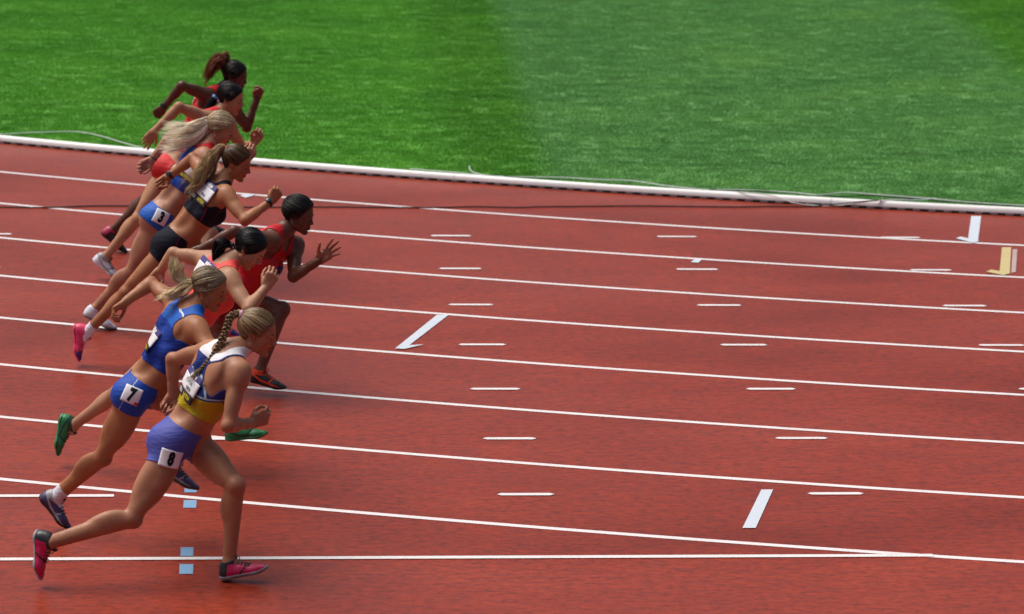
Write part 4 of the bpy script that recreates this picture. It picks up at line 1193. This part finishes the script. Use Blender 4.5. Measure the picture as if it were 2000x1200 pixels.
# the mown blades where the picture can show them
def clump(seed, nb=26, rad=.085, h=.011):
    r = random.Random(seed); V, Fc = [], []
    for k in range(nb):
        a = r.random() * 6.283; d = rad * math.sqrt(r.random())
        p = Vector((d * math.cos(a), d * math.sin(a), 0))
        hh_ = h * (.6 + .7 * r.random()); w = .0022 + .0018 * r.random()
        t = r.random() * 6.283; s_ = Vector((math.cos(t), math.sin(t), 0)) * w
        lean = Vector((r.gauss(.35, .5), r.gauss(0, .4), 0)) * hh_
        o = len(V)
        V += [tuple(p - s_), tuple(p + s_), tuple(p + lean * .45 + Vector((0, 0, hh_ * .65)) + s_ * .7), tuple(p + lean * .45 + Vector((0, 0, hh_ * .65)) - s_ * .7), tuple(p + lean + Vector((0, 0, hh_)))]
        Fc += [(o, o + 1, o + 2, o + 3), (o + 3, o + 2, o + 4)]
    return V, Fc
tuft_col = bpy.data.collections.new('grass_tufts')
for k in range(6):
    V, Fc = clump(k)
    me = bpy.data.meshes.new('tuft'); me.from_pydata(V, [], Fc); me.materials.append(m_blade)
    tuft_col.objects.link(bpy.data.objects.new('tuft', me))
NA, NR = 90, 24
V, Fc = [], []
a0, a1 = ang(-14.0, R0), ang(15.0, R0)
for i in range(NA + 1):
    for j in range(NR + 1):
        a = a0 + (a1 - a0) * i / NA; r = R0 - .085 - 22.0 * j / NR
        V.append((BX + r * math.cos(a), BY + r * math.sin(a), .014))
for i in range(NA):
    for j in range(NR):
        q = i * (NR + 1) + j
        Fc.append((q, q + NR + 1, q + NR + 2, q + 1))
Fc = [f[::-1] for f in Fc]
turf = mesh('grass', V, Fc, m_turf, smooth=False)
tag(turf, kind='stuff')
ng = bpy.data.node_groups.new('scatter_grass', 'GeometryNodeTree')
ng.interface.new_socket('Geometry', in_out='INPUT', socket_type='NodeSocketGeometry')
ng.interface.new_socket('Geometry', in_out='OUTPUT', socket_type='NodeSocketGeometry')
N_, L_ = ng.nodes, ng.links
gi, go = N_.new('NodeGroupInput'), N_.new('NodeGroupOutput')
dp = N_.new('GeometryNodeDistributePointsOnFaces'); dp.inputs['Density'].default_value = 420
ip = N_.new('GeometryNodeInstanceOnPoints'); ci = N_.new('GeometryNodeCollectionInfo')
ci.inputs['Collection'].default_value = tuft_col; ci.inputs['Separate Children'].default_value = True; ci.inputs['Reset Children'].default_value = True
ip.inputs['Pick Instance'].default_value = True
rv = N_.new('FunctionNodeRandomValue'); rv.data_type = 'FLOAT_VECTOR'
rv.inputs[0].default_value = (0, 0, -.9); rv.inputs[1].default_value = (0, 0, .9)
rs = N_.new('FunctionNodeRandomValue'); rs.data_type = 'FLOAT'
rs.inputs[2].default_value = .7; rs.inputs[3].default_value = 1.25
L_.new(gi.outputs[0], dp.inputs['Mesh']); L_.new(dp.outputs['Points'], ip.inputs['Points']); L_.new(ci.outputs[0], ip.inputs['Instance'])
L_.new(rv.outputs[0], ip.inputs['Rotation']); L_.new(rs.outputs[1], ip.inputs['Scale'])
jn = N_.new('GeometryNodeJoinGeometry'); L_.new(ip.outputs[0], jn.inputs[0]); L_.new(gi.outputs[0], jn.inputs[0]); L_.new(jn.outputs[0], go.inputs[0])
md = turf.modifiers.new('blades', 'NODES'); md.node_group = ng

# painted lines, worn a little
def paint(name, c, wear=.35, dirt=(.35, .12, .09)):
    m, n, l, b = new_mat(name)
    t = noise(n, l, 55, 5, .7, mapping(n, l)); t2 = noise(n, l, 2.2, 3, .6, mapping(n, l))
    f = mix(n, l, t.outputs['Fac'], t2.outputs['Fac'], .5)
    l.new(mix(n, l, c, dirt, ramp(n, l, f, [(.50, 0), (.72, wear)])), b.inputs['Base Color'])
    b.inputs['Roughness'].default_value = .5
    bump(n, l, b, t.outputs['Fac'], .2, .003)
    return m
m_line = paint('line_paint', (.74, .71, .72))
for k in range(1, 9):
    r = R0 + 1.22 * k + (.045 if k == 8 else -.012)
    V, Fc = arc_strip(r - .025, r + .025, ang(-16, r), ang(20, r), 260, .002)
    mesh('lane_line', V, Fc, m_line, track, smooth=False)
def strip(x0, x1, y0, y1, z, nm, m, ends=.5):
    c = (y0 + y1) / 2; e = (y1 - y0) * ends
    V = [(x0, c, z), (x0 + e, y0, z), (x1 - e, y0, z), (x1, c, z), (x1 - e, y1, z), (x0 + e, y1, z)]
    return mesh(nm, V, [(0, 1, 2, 3, 4, 5)], m, track, smooth=False)
strip(-15, 2.80, -.012, .036, .004, 'chute_line', m_line, .1)
strip(-15, -1.75, 1.19, 1.24, .004, 'chute_line', m_line, .1)
for row in range(1, 8):
    Y = 1.22 * (8 - row)
    for k in range(-3, 5):
        x0 = .468 + 1.83 * k
        if math.hypot(x0 - BX, Y - BY) < R0 + .6 or (row == 7 and k < 0): continue
        strip(x0, x0 + .335, Y - .024, Y + .024, .004, 'lane_dash', m_line)
def quad(pts, z, nm, m):
    return mesh(nm, [(x, y, z) for x, y in pts], [(3, 2, 1, 0)], m, track, smooth=False)
m_tape = paint('white_tape', (.56, .62, .70), .12, (.5, .4, .4))
m_yel = paint('yellow_tape', (.54, .45, .21), .5, (.5, .3, .15))
m_blue = paint('blue_tape', (.17, .34, .54), .35, (.45, .5, .6))
for nm in ('white_bar1', 'lane5_bar', 'lane8_bar', 'spot', 'patch'): quad(MARKS[nm], .005, 'tape_mark', m_tape)
for nm in ('white_tick1', 'lane5_tick'): quad(MARKS[nm], .007, 'tape_mark', m_tape)
quad(MARKS['pale_bar'], .005, 'worn_tape_mark', paint('worn_tape', (.45, .34, .33), .8))
quad(MARKS['yellow_bar'], .005, 'yellow_tape_mark', m_yel); quad(MARKS['yellow_tick'], .007, 'yellow_tape_mark', m_yel)
for k in '1234': quad(MARKS['blue' + k], .003, 'blue_square_mark', m_blue)

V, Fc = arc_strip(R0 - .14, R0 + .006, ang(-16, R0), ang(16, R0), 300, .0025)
kerb_shade = mesh('kerb_shade_strip', V, Fc, plain('kerb_shade_black', (.010, .009, .009), .8, .2, .3, 60), smooth=False)  # shade under the rail painted as a near-black strip, darkening the gaps between feet
tag(kerb_shade, kind='structure')

# raised kerb: a white rounded rail on small feet
m_kerb = plain('kerb_white', (.88, .88, .87), .32, .5, .15, 60, .04)
m_foot = plain('kerb_foot_grey', (.60, .58, .55), .6, .3, .2, 90)
kerb = link('track_kerb', None); kerb.location = (BX + R0 * math.cos(ang(1.2, R0)), BY + R0 * math.sin(ang(1.2, R0)), 0)
tag(kerb, 'white rounded metal kerb rail curving between the red track and the grass', 'kerb')
KO = Matrix.Translation(-Vector(kerb.location))
prof = [(-.028, .022), (-.031, .046), (-.026, .060), (-.014, .068), (-.002, .070), (.010, .066), (.021, .056), (.029, .042), (.032, .023), (.026, .023), (.021, .044), (-.022, .044), (-.022, .022)]
seam = [-15.2, -11.2, -7.2, -3.25, .80, 3.95, 7.9, 11.9, 15.9]
for x0, x1 in zip(seam[:-1], seam[1:]):
    a0, a1 = ang(x0, R0) + .00006, ang(x1, R0) - .00006
    V, Fc = [], []; nn = 60; k = len(prof)
    for i in range(nn + 1):
        a = a0 + (a1 - a0) * i / nn
        for dr, z in prof: V.append((BX + (R0 - .03 + dr) * math.cos(a), BY + (R0 - .03 + dr) * math.sin(a), z))
    for i in range(nn):
        for j in range(k): Fc.append((i * k + j, (i + 1) * k + j, (i + 1) * k + (j + 1) % k, i * k + (j + 1) % k))
    Fc += [tuple(range(k)), tuple(nn * k + j for j in range(k))[::-1]]
    o = mesh('rail', V, Fc, m_kerb, kerb); o.matrix_local = KO
    o.data.polygons.foreach_set('use_smooth', np.ones(len(o.data.polygons), bool))
    md = o.modifiers.new('edge', 'EDGE_SPLIT'); md.split_angle = math.radians(50)
mb = MB()
mb.box((0, .004, .012), (.025, .028, .0122)); mb.box((.0, .004, .003), (.032, .0290, .003)); mb.box((-.012, 0, .030), (.006, .022, .013))
foot0 = mb.build('kerb_foot', m_foot, kerb, smooth=False)
first = True
a, aend = ang(-6.2, R0), ang(9.6, R0)
while a < aend:
    o = foot0 if first else foot0.copy()
    if not first: COL.objects.link(o); o.parent = kerb
    first = False
    p = Vector((BX + (R0 - .030) * math.cos(a), BY + (R0 - .030) * math.sin(a), 0))
    o.matrix_local = KO @ Matrix.Translation(p) @ Matrix.Rotation(a + math.pi / 2, 4, 'Z') @ Matrix.Scale(1, 4)
    a += .130 / R0
mb = MB()
for a0, a1 in ((ang(-15, R0), ang(-6.25, R0)), (ang(9.7, R0), ang(15.8, R0))):
    a = a0
    while a < a1:
        t = np.array([-math.sin(a), math.cos(a), 0]); r = np.array([math.cos(a), math.sin(a), 0])
        mb.box((BX + (R0 - .03) * math.cos(a), BY + (R0 - .03) * math.sin(a), .011), (.019, .024, .0115), (t, r, (0, 0, 1)))
        a += .130 / R0
o = mb.build('far_kerb_feet', m_foot, kerb, smooth=False); o.matrix_local = KO; o['kind'] = 'stuff'

# cables in the grass, over the kerb and across the track
m_cw = plain('cable_white', (.66, .69, .68), .4, .5)
m_cb = plain('cable_black', (.018, .018, .022), .4, .5)
m_cn = plain('cable_track', (.03, .014, .012), .6, .3)
def cable(name, pts, r, m, label):
    P = spline(pts, len(pts) * 7)
    V, Fc = tube(P, r, 7)
    tag(mesh(name, V, Fc, m), label, 'cable', 'cables along the kerb')
cable('white_cable', MARKS['cab_white_l'], .005, m_cw, 'white cable bowing over the grass at the left end of the kerb')
cable('white_cable', MARKS['cab_white_r'], .005, m_cw, 'long white cable lying in the grass behind the kerb on the right')
cable('white_cable', MARKS['cab_loop'], .005, m_cw, 'short white cable end curling up from the grass at the middle of the kerb')
cable('white_cable', MARKS['cab_over'], .005, m_cw, 'white cable dipping over the kerb onto the track and back')
cable('black_cable', MARKS['cab_black'], .005, m_cb, 'black cable twisted beside the white one in the grass behind the kerb')
cable('track_cable', MARKS['cab_track'], .006, m_cn, 'thin dark cable lying across the red lanes and climbing over the kerb')

# ------------------------------------------------------------------ the eight runners
C_FAIR, C_TAN, C_PINK, C_EAST, C_DARK, C_DARK2 = (.40, .195, .120), (.36, .148, .066), (.375, .168, .092), (.42, .215, .122), (.125, .049, .029), (.098, .039, .026)
SK_FAIR = skin('skin_fair', (.40, .195, .120)); SK_TAN = skin('skin_tan', (.36, .148, .066)); SK_PINK = skin('skin_pink', (.375, .168, .092))
SK_EAST = skin('skin_warm', (.42, .215, .122)); SK_DARK = skin('skin_dark', (.125, .049, .029), .36, .06); SK_DARK2 = skin('skin_deep', (.098, .039, .026), .34, .06)
F_RED = fabric('cloth_red', (.50, .014, .022)); F_RED2 = fabric('cloth_bright_red', (.62, .025, .03)); F_CORAL = fabric('cloth_coral', (.80, .09, .075))
F_BLUE = fabric('cloth_blue', (.006, .036, .29)); F_SKY = fabric('cloth_sky_blue', (.012, .11, .50)); F_NAVY = fabric('cloth_navy', (.0035, .004, .015), .8)
F_ROYAL = fabric('cloth_royal', (.010, .068, .40)); F_VIO = fabric('cloth_violet', (.075, .092, .40)); F_YEL = fabric('cloth_yellow', (.46, .36, .010))
F_DKB = fabric('cloth_dark_blue', (.012, .03, .19)); F_WHT = fabric('cloth_white', (.72, .72, .76)); F_PALE = fabric('cloth_pale_aqua', (.38, .52, .55))
F_DKR = fabric('cloth_dark_red', (.16, .008, .02))
def shoe_mat(nm, c): return plain(nm, c, .38, .5, .25, 220, .2)
S_PINK = shoe_mat('shoe_pink', (.72, .045, .14)); S_BLK = shoe_mat('shoe_black', (.02, .02, .024)); S_WHT = shoe_mat('shoe_white', (.72, .74, .80)); S_GRN = shoe_mat('shoe_green', (.015, .20, .065))
S_PUR = shoe_mat('shoe_purple', (.055, .04, .11)); S_ORG = shoe_mat('shoe_orange', (.75, .07, .015)); S_VIO = shoe_mat('shoe_violet', (.06, .03, .22)); S_CRM = shoe_mat('shoe_crimson', (.60, .014, .10)); S_DGN = shoe_mat('shoe_dark_green', (.008, .05, .03)); S_GRY = shoe_mat('shoe_grey', (.3, .3, .33))
SOCK = fabric('sock_white', (.70, .66, .74)); PAPER = plain('bib_paper', (.78, .78, .82), .55, .3, .3, 25, .03)
B_PUR = plain('bib_purple', (.07, .06, .22), .5, .3); B_BLK = plain('bib_black', (.015, .014, .018), .5, .3)
INK = plain('print_black', (.008, .008, .014), .6, .2); INKW = plain('print_white', (.78, .78, .82), .6, .2); INKY = plain('print_yellow', (.65, .55, .05), .6, .2); INKR = plain('print_red', (.6, .02, .03), .6, .2); INKG = plain('print_grey', (.12, .12, .15), .6, .2)
IRIS = plain('iris_brown', (.03, .015, .01), .15, .6); BROW_D = plain('brow_dark', (.012, .009, .008), .6); BROW_L = plain('brow_brown', (.07, .04, .022), .6)
T_PINK = plain('tie_pink', (.75, .42, .55), .6); T_CORAL = plain('tie_coral', (.75, .10, .13), .6); T_BLUE = plain('tie_blue', (.12, .35, .75), .5); T_BRN = plain('tie_brown', (.12, .04, .02), .6)
STRAP = plain('strap_black', (.012, .012, .014), .4); WATCH = plain('watch_dark', (.022, .024, .028), .25, .5)

INW, OUTW, CAM_ = (0, 1, .1), (0, -1, .1), (0, -1, 0)
def below(z): return lambda y, x, zc, *a: z - zc
SPECS = {
1: dict(label='person in a red singlet, dark skin, reddish brown ponytail, running beside the kerb', skin=SK_DARK2, skin_c=C_DARK2, dark=True,
    handR=('fist', INW), handL=('fist', OUTW), iris=IRIS, brow=BROW_D,
    top=dict(hem=.47, mats=[F_RED, F_NAVY, F_WHT], racer=.02, splits=[lambda y, x, z, *a: np.minimum(np.abs(y) - .085, .13 + z) * .6, lambda y, x, z, *a: .006 - np.abs(np.abs(y) - .078) + .004 * np.sin(z * 240)]),
    shorts=dict(waist=.10, hem=.22, mats=[F_RED]), shoe=(S_BLK, shoe_mat('shoe_dark_pink', (.38, .025, .08)), S_BLK, S_BLK, 'heel'),
    hair=dict(c=(.008, .006, .006), l=(.012, .009, .009), tc=(.06, .015, .007), tl=(.30, .085, .030), n=420, spread=[.010, .030, .046, .034], tie=STRAP, stray=.02, wave=.006, wf=3)),
2: dict(label='person in a bright red top, long black ponytail held by a blue tie', skin=SK_EAST, skin_c=C_EAST,
    handR=('relaxed', INW), handL=('half', OUTW), iris=IRIS, brow=BROW_D,
    top=dict(hem=.36, mats=[F_RED2], racer=.02), shorts=dict(waist=.085, hem=.20, mats=[F_RED2]), shoe=(S_WHT, S_GRY, S_WHT, S_BLK, 'collar'),
    hair=dict(c=(.006, .006, .008), l=(.011, .011, .014), n=460, spread=[.010, .018, .024, .022], tie=T_BLUE, stray=.006, wave=.002)),
3: dict(label='person with loose blonde ponytail, blue top and briefs with number 3', skin=SK_FAIR, skin_c=C_FAIR,
    handR=('half', INW), handL=('half', CAM_), iris=IRIS, brow=BROW_L,
    top=dict(hem=.335, mats=[F_ROYAL, F_RED, F_SKY], splits=[lambda y, x, z, *a: .088 - np.sqrt(y * y + (z - .01) ** 2), lambda y, x, z, *a: np.minimum(z + .105, .084 - 0 * z) * np.where(np.sqrt(y * y + (z - .01) ** 2) > .088, 1, -1)]),
    shorts=dict(waist=.068, hem=.16, brief=.075, mats=[F_SKY]), shoe=(S_WHT, S_WHT, S_GRY, S_WHT, 'collar'),
    hair=dict(c=(.19, .13, .07), l=(.85, .70, .46), tmin=.35, tc=(.92, .76, .50), tl=(1.0, .95, .78), n=620, spread=[.010, .026, .040, .050], tie=T_BRN, stray=.035, wave=.010, wf=1.4, streak=1, w=1.1)),
4: dict(label='person in navy crop top and shorts, wavy brown blonde ponytail, black watch', skin=SK_TAN, skin_c=C_TAN,
    handR=('fist', INW), handL=('fist', OUTW), iris=IRIS, brow=BROW_L,
    top=dict(hem=.262, mats=[F_NAVY, F_DKR], racer=.035, splits=[lambda y, x, z, *a: .0035 - np.abs(y + .055 + .25 * (z + .2))]),
    shorts=dict(waist=.082, hem=.27, mats=[F_NAVY, F_DKR], splits=[lambda x, y, z, *a: .003 - np.abs(x - .04 + .3 * z)]), shoe=(S_PINK, S_VIO, S_PINK, S_PINK, 'toe'), socks='R', sock=SOCK,
    hair=dict(c=(.038, .021, .010), l=(.16, .092, .040), tmin=.1, tc=(.14, .075, .030), tl=(.72, .50, .24), n=800, spread=[.010, .026, .042, .052], tie=T_CORAL, stray=.022, wave=.011, wf=2.4)),
5: dict(label='person in a red singlet with short black hair leaning far ahead, left hand spread open', skin=SK_DARK, skin_c=C_DARK, dark=True,
    handR=('fist', INW), handL=('open', OUTW), iris=IRIS, brow=BROW_D,
    top=dict(hem=.47, mats=[F_RED, F_DKB], arm=.086, racer=.02, front=.10, splits=[lambda y, x, z, *a: np.minimum(x - .02, np.minimum(-.16 - z, z + .25))]),
    shorts=dict(waist=.10, hem=.22, mats=[F_DKR]), shoe=(S_BLK, S_ORG, S_BLK, S_ORG, 'collar'),
    hair=dict(c=(.006, .006, .007), l=(.009, .008, .008), thick=.016, streak=.8, rough=.5)),
6: dict(label='person in a coral top with black bob ponytail, head bent down, green shoes', skin=SK_EAST, skin_c=C_EAST,
    handR=('half', INW), handL=('half', OUTW), iris=IRIS, brow=BROW_D,
    top=dict(hem=.36, mats=[F_CORAL], racer=.03), shorts=dict(waist=.085, hem=.16, mats=[F_CORAL]), shoe=(S_GRN, S_DGN, S_GRN, S_DGN, 'collar'),
    hair=dict(c=(.005, .005, .007), l=(.010, .010, .013), n=700, w=1.3, spread=[.010, .020, .026, .016], tie=STRAP, stray=.008, wave=.002, line=-.010)),
7: dict(label='person in royal blue top and shorts with number 7, blonde looped bun', skin=SK_TAN, skin_c=C_TAN,
    handR=('half', INW), handL=('half', (0, -.4, -1)), iris=IRIS, brow=BROW_L,
    top=dict(hem=.362, mats=[F_BLUE, F_SKY, F_WHT], racer=.022, splits=[lambda y, x, z, *a: z + .115, lambda y, x, z, *a: np.minimum(.0028 - np.abs(np.abs(y) - .074), np.minimum(z + .11, .01 - x))]),
    shorts=dict(waist=.087, hem=.185, mats=[F_ROYAL, F_WHT], splits=[lambda x, y, z, *a: np.minimum(.0022 - np.abs(x + .03), -y)]), shoe=(S_PUR, S_GRY, S_BLK, S_BLK, 'collar'), socks='R', sock=SOCK,
    hair=dict(c=(.085, .058, .034), l=(.60, .48, .30), tmin=.2, tc=(.30, .21, .10), tl=(.95, .80, .48), n=420, spread=[.012, .024, .030, .030], tie=None, stray=.018, wave=.007, wf=2.0)),
8: dict(girth=1.09, arch=-.004, label='person in yellow and blue top, violet shorts with number 8, long braid', skin=SK_PINK, skin_c=C_PINK,
    handR=('half', INW), handL=('fist', OUTW), iris=IRIS, brow=BROW_L,
    top=dict(hem=.345, mats=[F_YEL, F_DKB, F_WHT, F_PALE, F_DKB], racer=.055, arm=.086, drop=.75, splits=[
        lambda y, x, z, *a: np.maximum(z + .195 + .35 * np.abs(y), .012 - np.abs(z + .235 + .45 * (np.abs(y) - .08))),
        lambda y, x, z, *a: z + .062,
        lambda y, x, z, *a: np.maximum(.0045 - np.abs(z + .225 + .45 * (np.abs(y) - .06)), np.minimum(.0045 - np.abs(np.abs(y) - .095 - .4 * (z + .20)), np.minimum(z + .23, -.13 - z))),
        lambda y, x, z, xp, yp, zp, arm: np.minimum(.007 - arm, z + .16)]),
    shorts=dict(waist=.088, hem=.285, slant=-.25, mats=[F_VIO]), shoe=(S_CRM, S_BLK, S_GRY, S_BLK, 'heel'),
    hair=dict(c=(.10, .062, .030), l=(.50, .35, .18), tie=T_PINK)),
}
PEOPLE = {}
for rid in sorted(SPECS):
    PEOPLE[rid] = build_person(rid, SPECS[rid])

# ---- paper numbers on the hips, name bibs on the backs
def place(I, o):
    o.parent = I['root']; o.matrix_local = Matrix.Translation(-Vector(I['root'].location))
def number_bib(rid, c, r, w, h, body, wpx=None, skew=0):
    I = PEOPLE[rid]
    q = bib_sheet(I, c, r, w, h)
    if not q: return
    p, rt, up, W = q
    H = W * h / w
    sh = Sheet(I['bvh'], p, rt, up, W, H, .003)
    o = sh.panel('number_bib', -W / 2, W / 2, -H / 2, H / 2, PAPER, None, cr=.0006); place(I, o)
    sh.text(body, 0, -.002, H * 1.02, INK, o, sx=.66, bold=.005 * H / .07, e=.0014)
    return sh, o, W, H
number_bib(8, (334, 897), (38, 9), 42, 33, '8')
s7 = number_bib(7, (257, 772), (33, 14), 36, 34, '7')
if s7: s7[0].panel('red_patch', s7[2] * .30, s7[2] * .5, -s7[3] * .48, -s7[3] * .30, INKR, s7[1], e=.002)
number_bib(3, (315, 425), (25, 13), 28, 27, '3')

def back_bib(rid, c, r, w, h, name, sub=None, face=.45):
    I = PEOPLE[rid]
    q = bib_sheet(I, c, r, w, h, face)
    if not q: print('NO BIB', rid); return
    p, rt, up, W = q
    W = min(W, .21); H = W * .78
    sh = Sheet(I['bvh'], p, rt, up, W, H, .003)
    o = sh.panel('name_bib', -W / 2, W / 2, -H * .22, H * .28, PAPER, None, cr=.0008); place(I, o)
    t = sh.panel('bib_band', -W / 2, W / 2, H * .28, H * .5, B_PUR, o)
    bt = sh.panel('bib_band', -W / 2, W / 2, -H * .5, -H * .22, B_BLK, o)
    sh.text('asics', W * .08, H * .385, H * .24, INKW, o, bold=.002)
    if name: sh.text(name, 0, H * .10, H * .20, INKG, o, sx=.85)
    if sub: sh.text(sub, W * .12, -H * .10, H * .17, INKG, o, bold=.001)
    sh.text('DECA', -W * .28, -H * .36, H * .20, INKW, o, sx=.62, bold=.001); sh.text('NATION', W * .17, -H * .36, H * .20, INKY, o, sx=.62, bold=.001)
back_bib(8, (369, 751), (31, 35), 48, 46, 'ITSYNA', 'UKR', .95)
back_bib(7, (297, 658), (16, 26), 40, 46, 'EO')
back_bib(6, (397, 533), (30, 30), 50, 46, None, None, .9)
back_bib(4, (398, 375), (26, 24), 42, 42, 'E', 'FRA')
back_bib(3, (362, 325), (20, 22), 34, 38, None)

# ---- watches and bands
for rid, sd, m_, watch in ((1, 'R', STRAP, True), (3, 'L', STRAP, False), (4, 'R', STRAP, True), (4, 'L', STRAP, True)):
    I = PEOPLE[rid]; J = I['J']
    W_, E_ = J[sd + 'wr'], J[sd + 'el']; d = N3(E_ - W_)
    o = band('watch_strap' if watch else 'wrist_band', W_ + d * .022, E_,   .0275 * I['s'], .020 if watch else .008, m_, None, .003 if watch else .002, watch, WATCH, (-.2, -.8, .6))
    place(I, o)
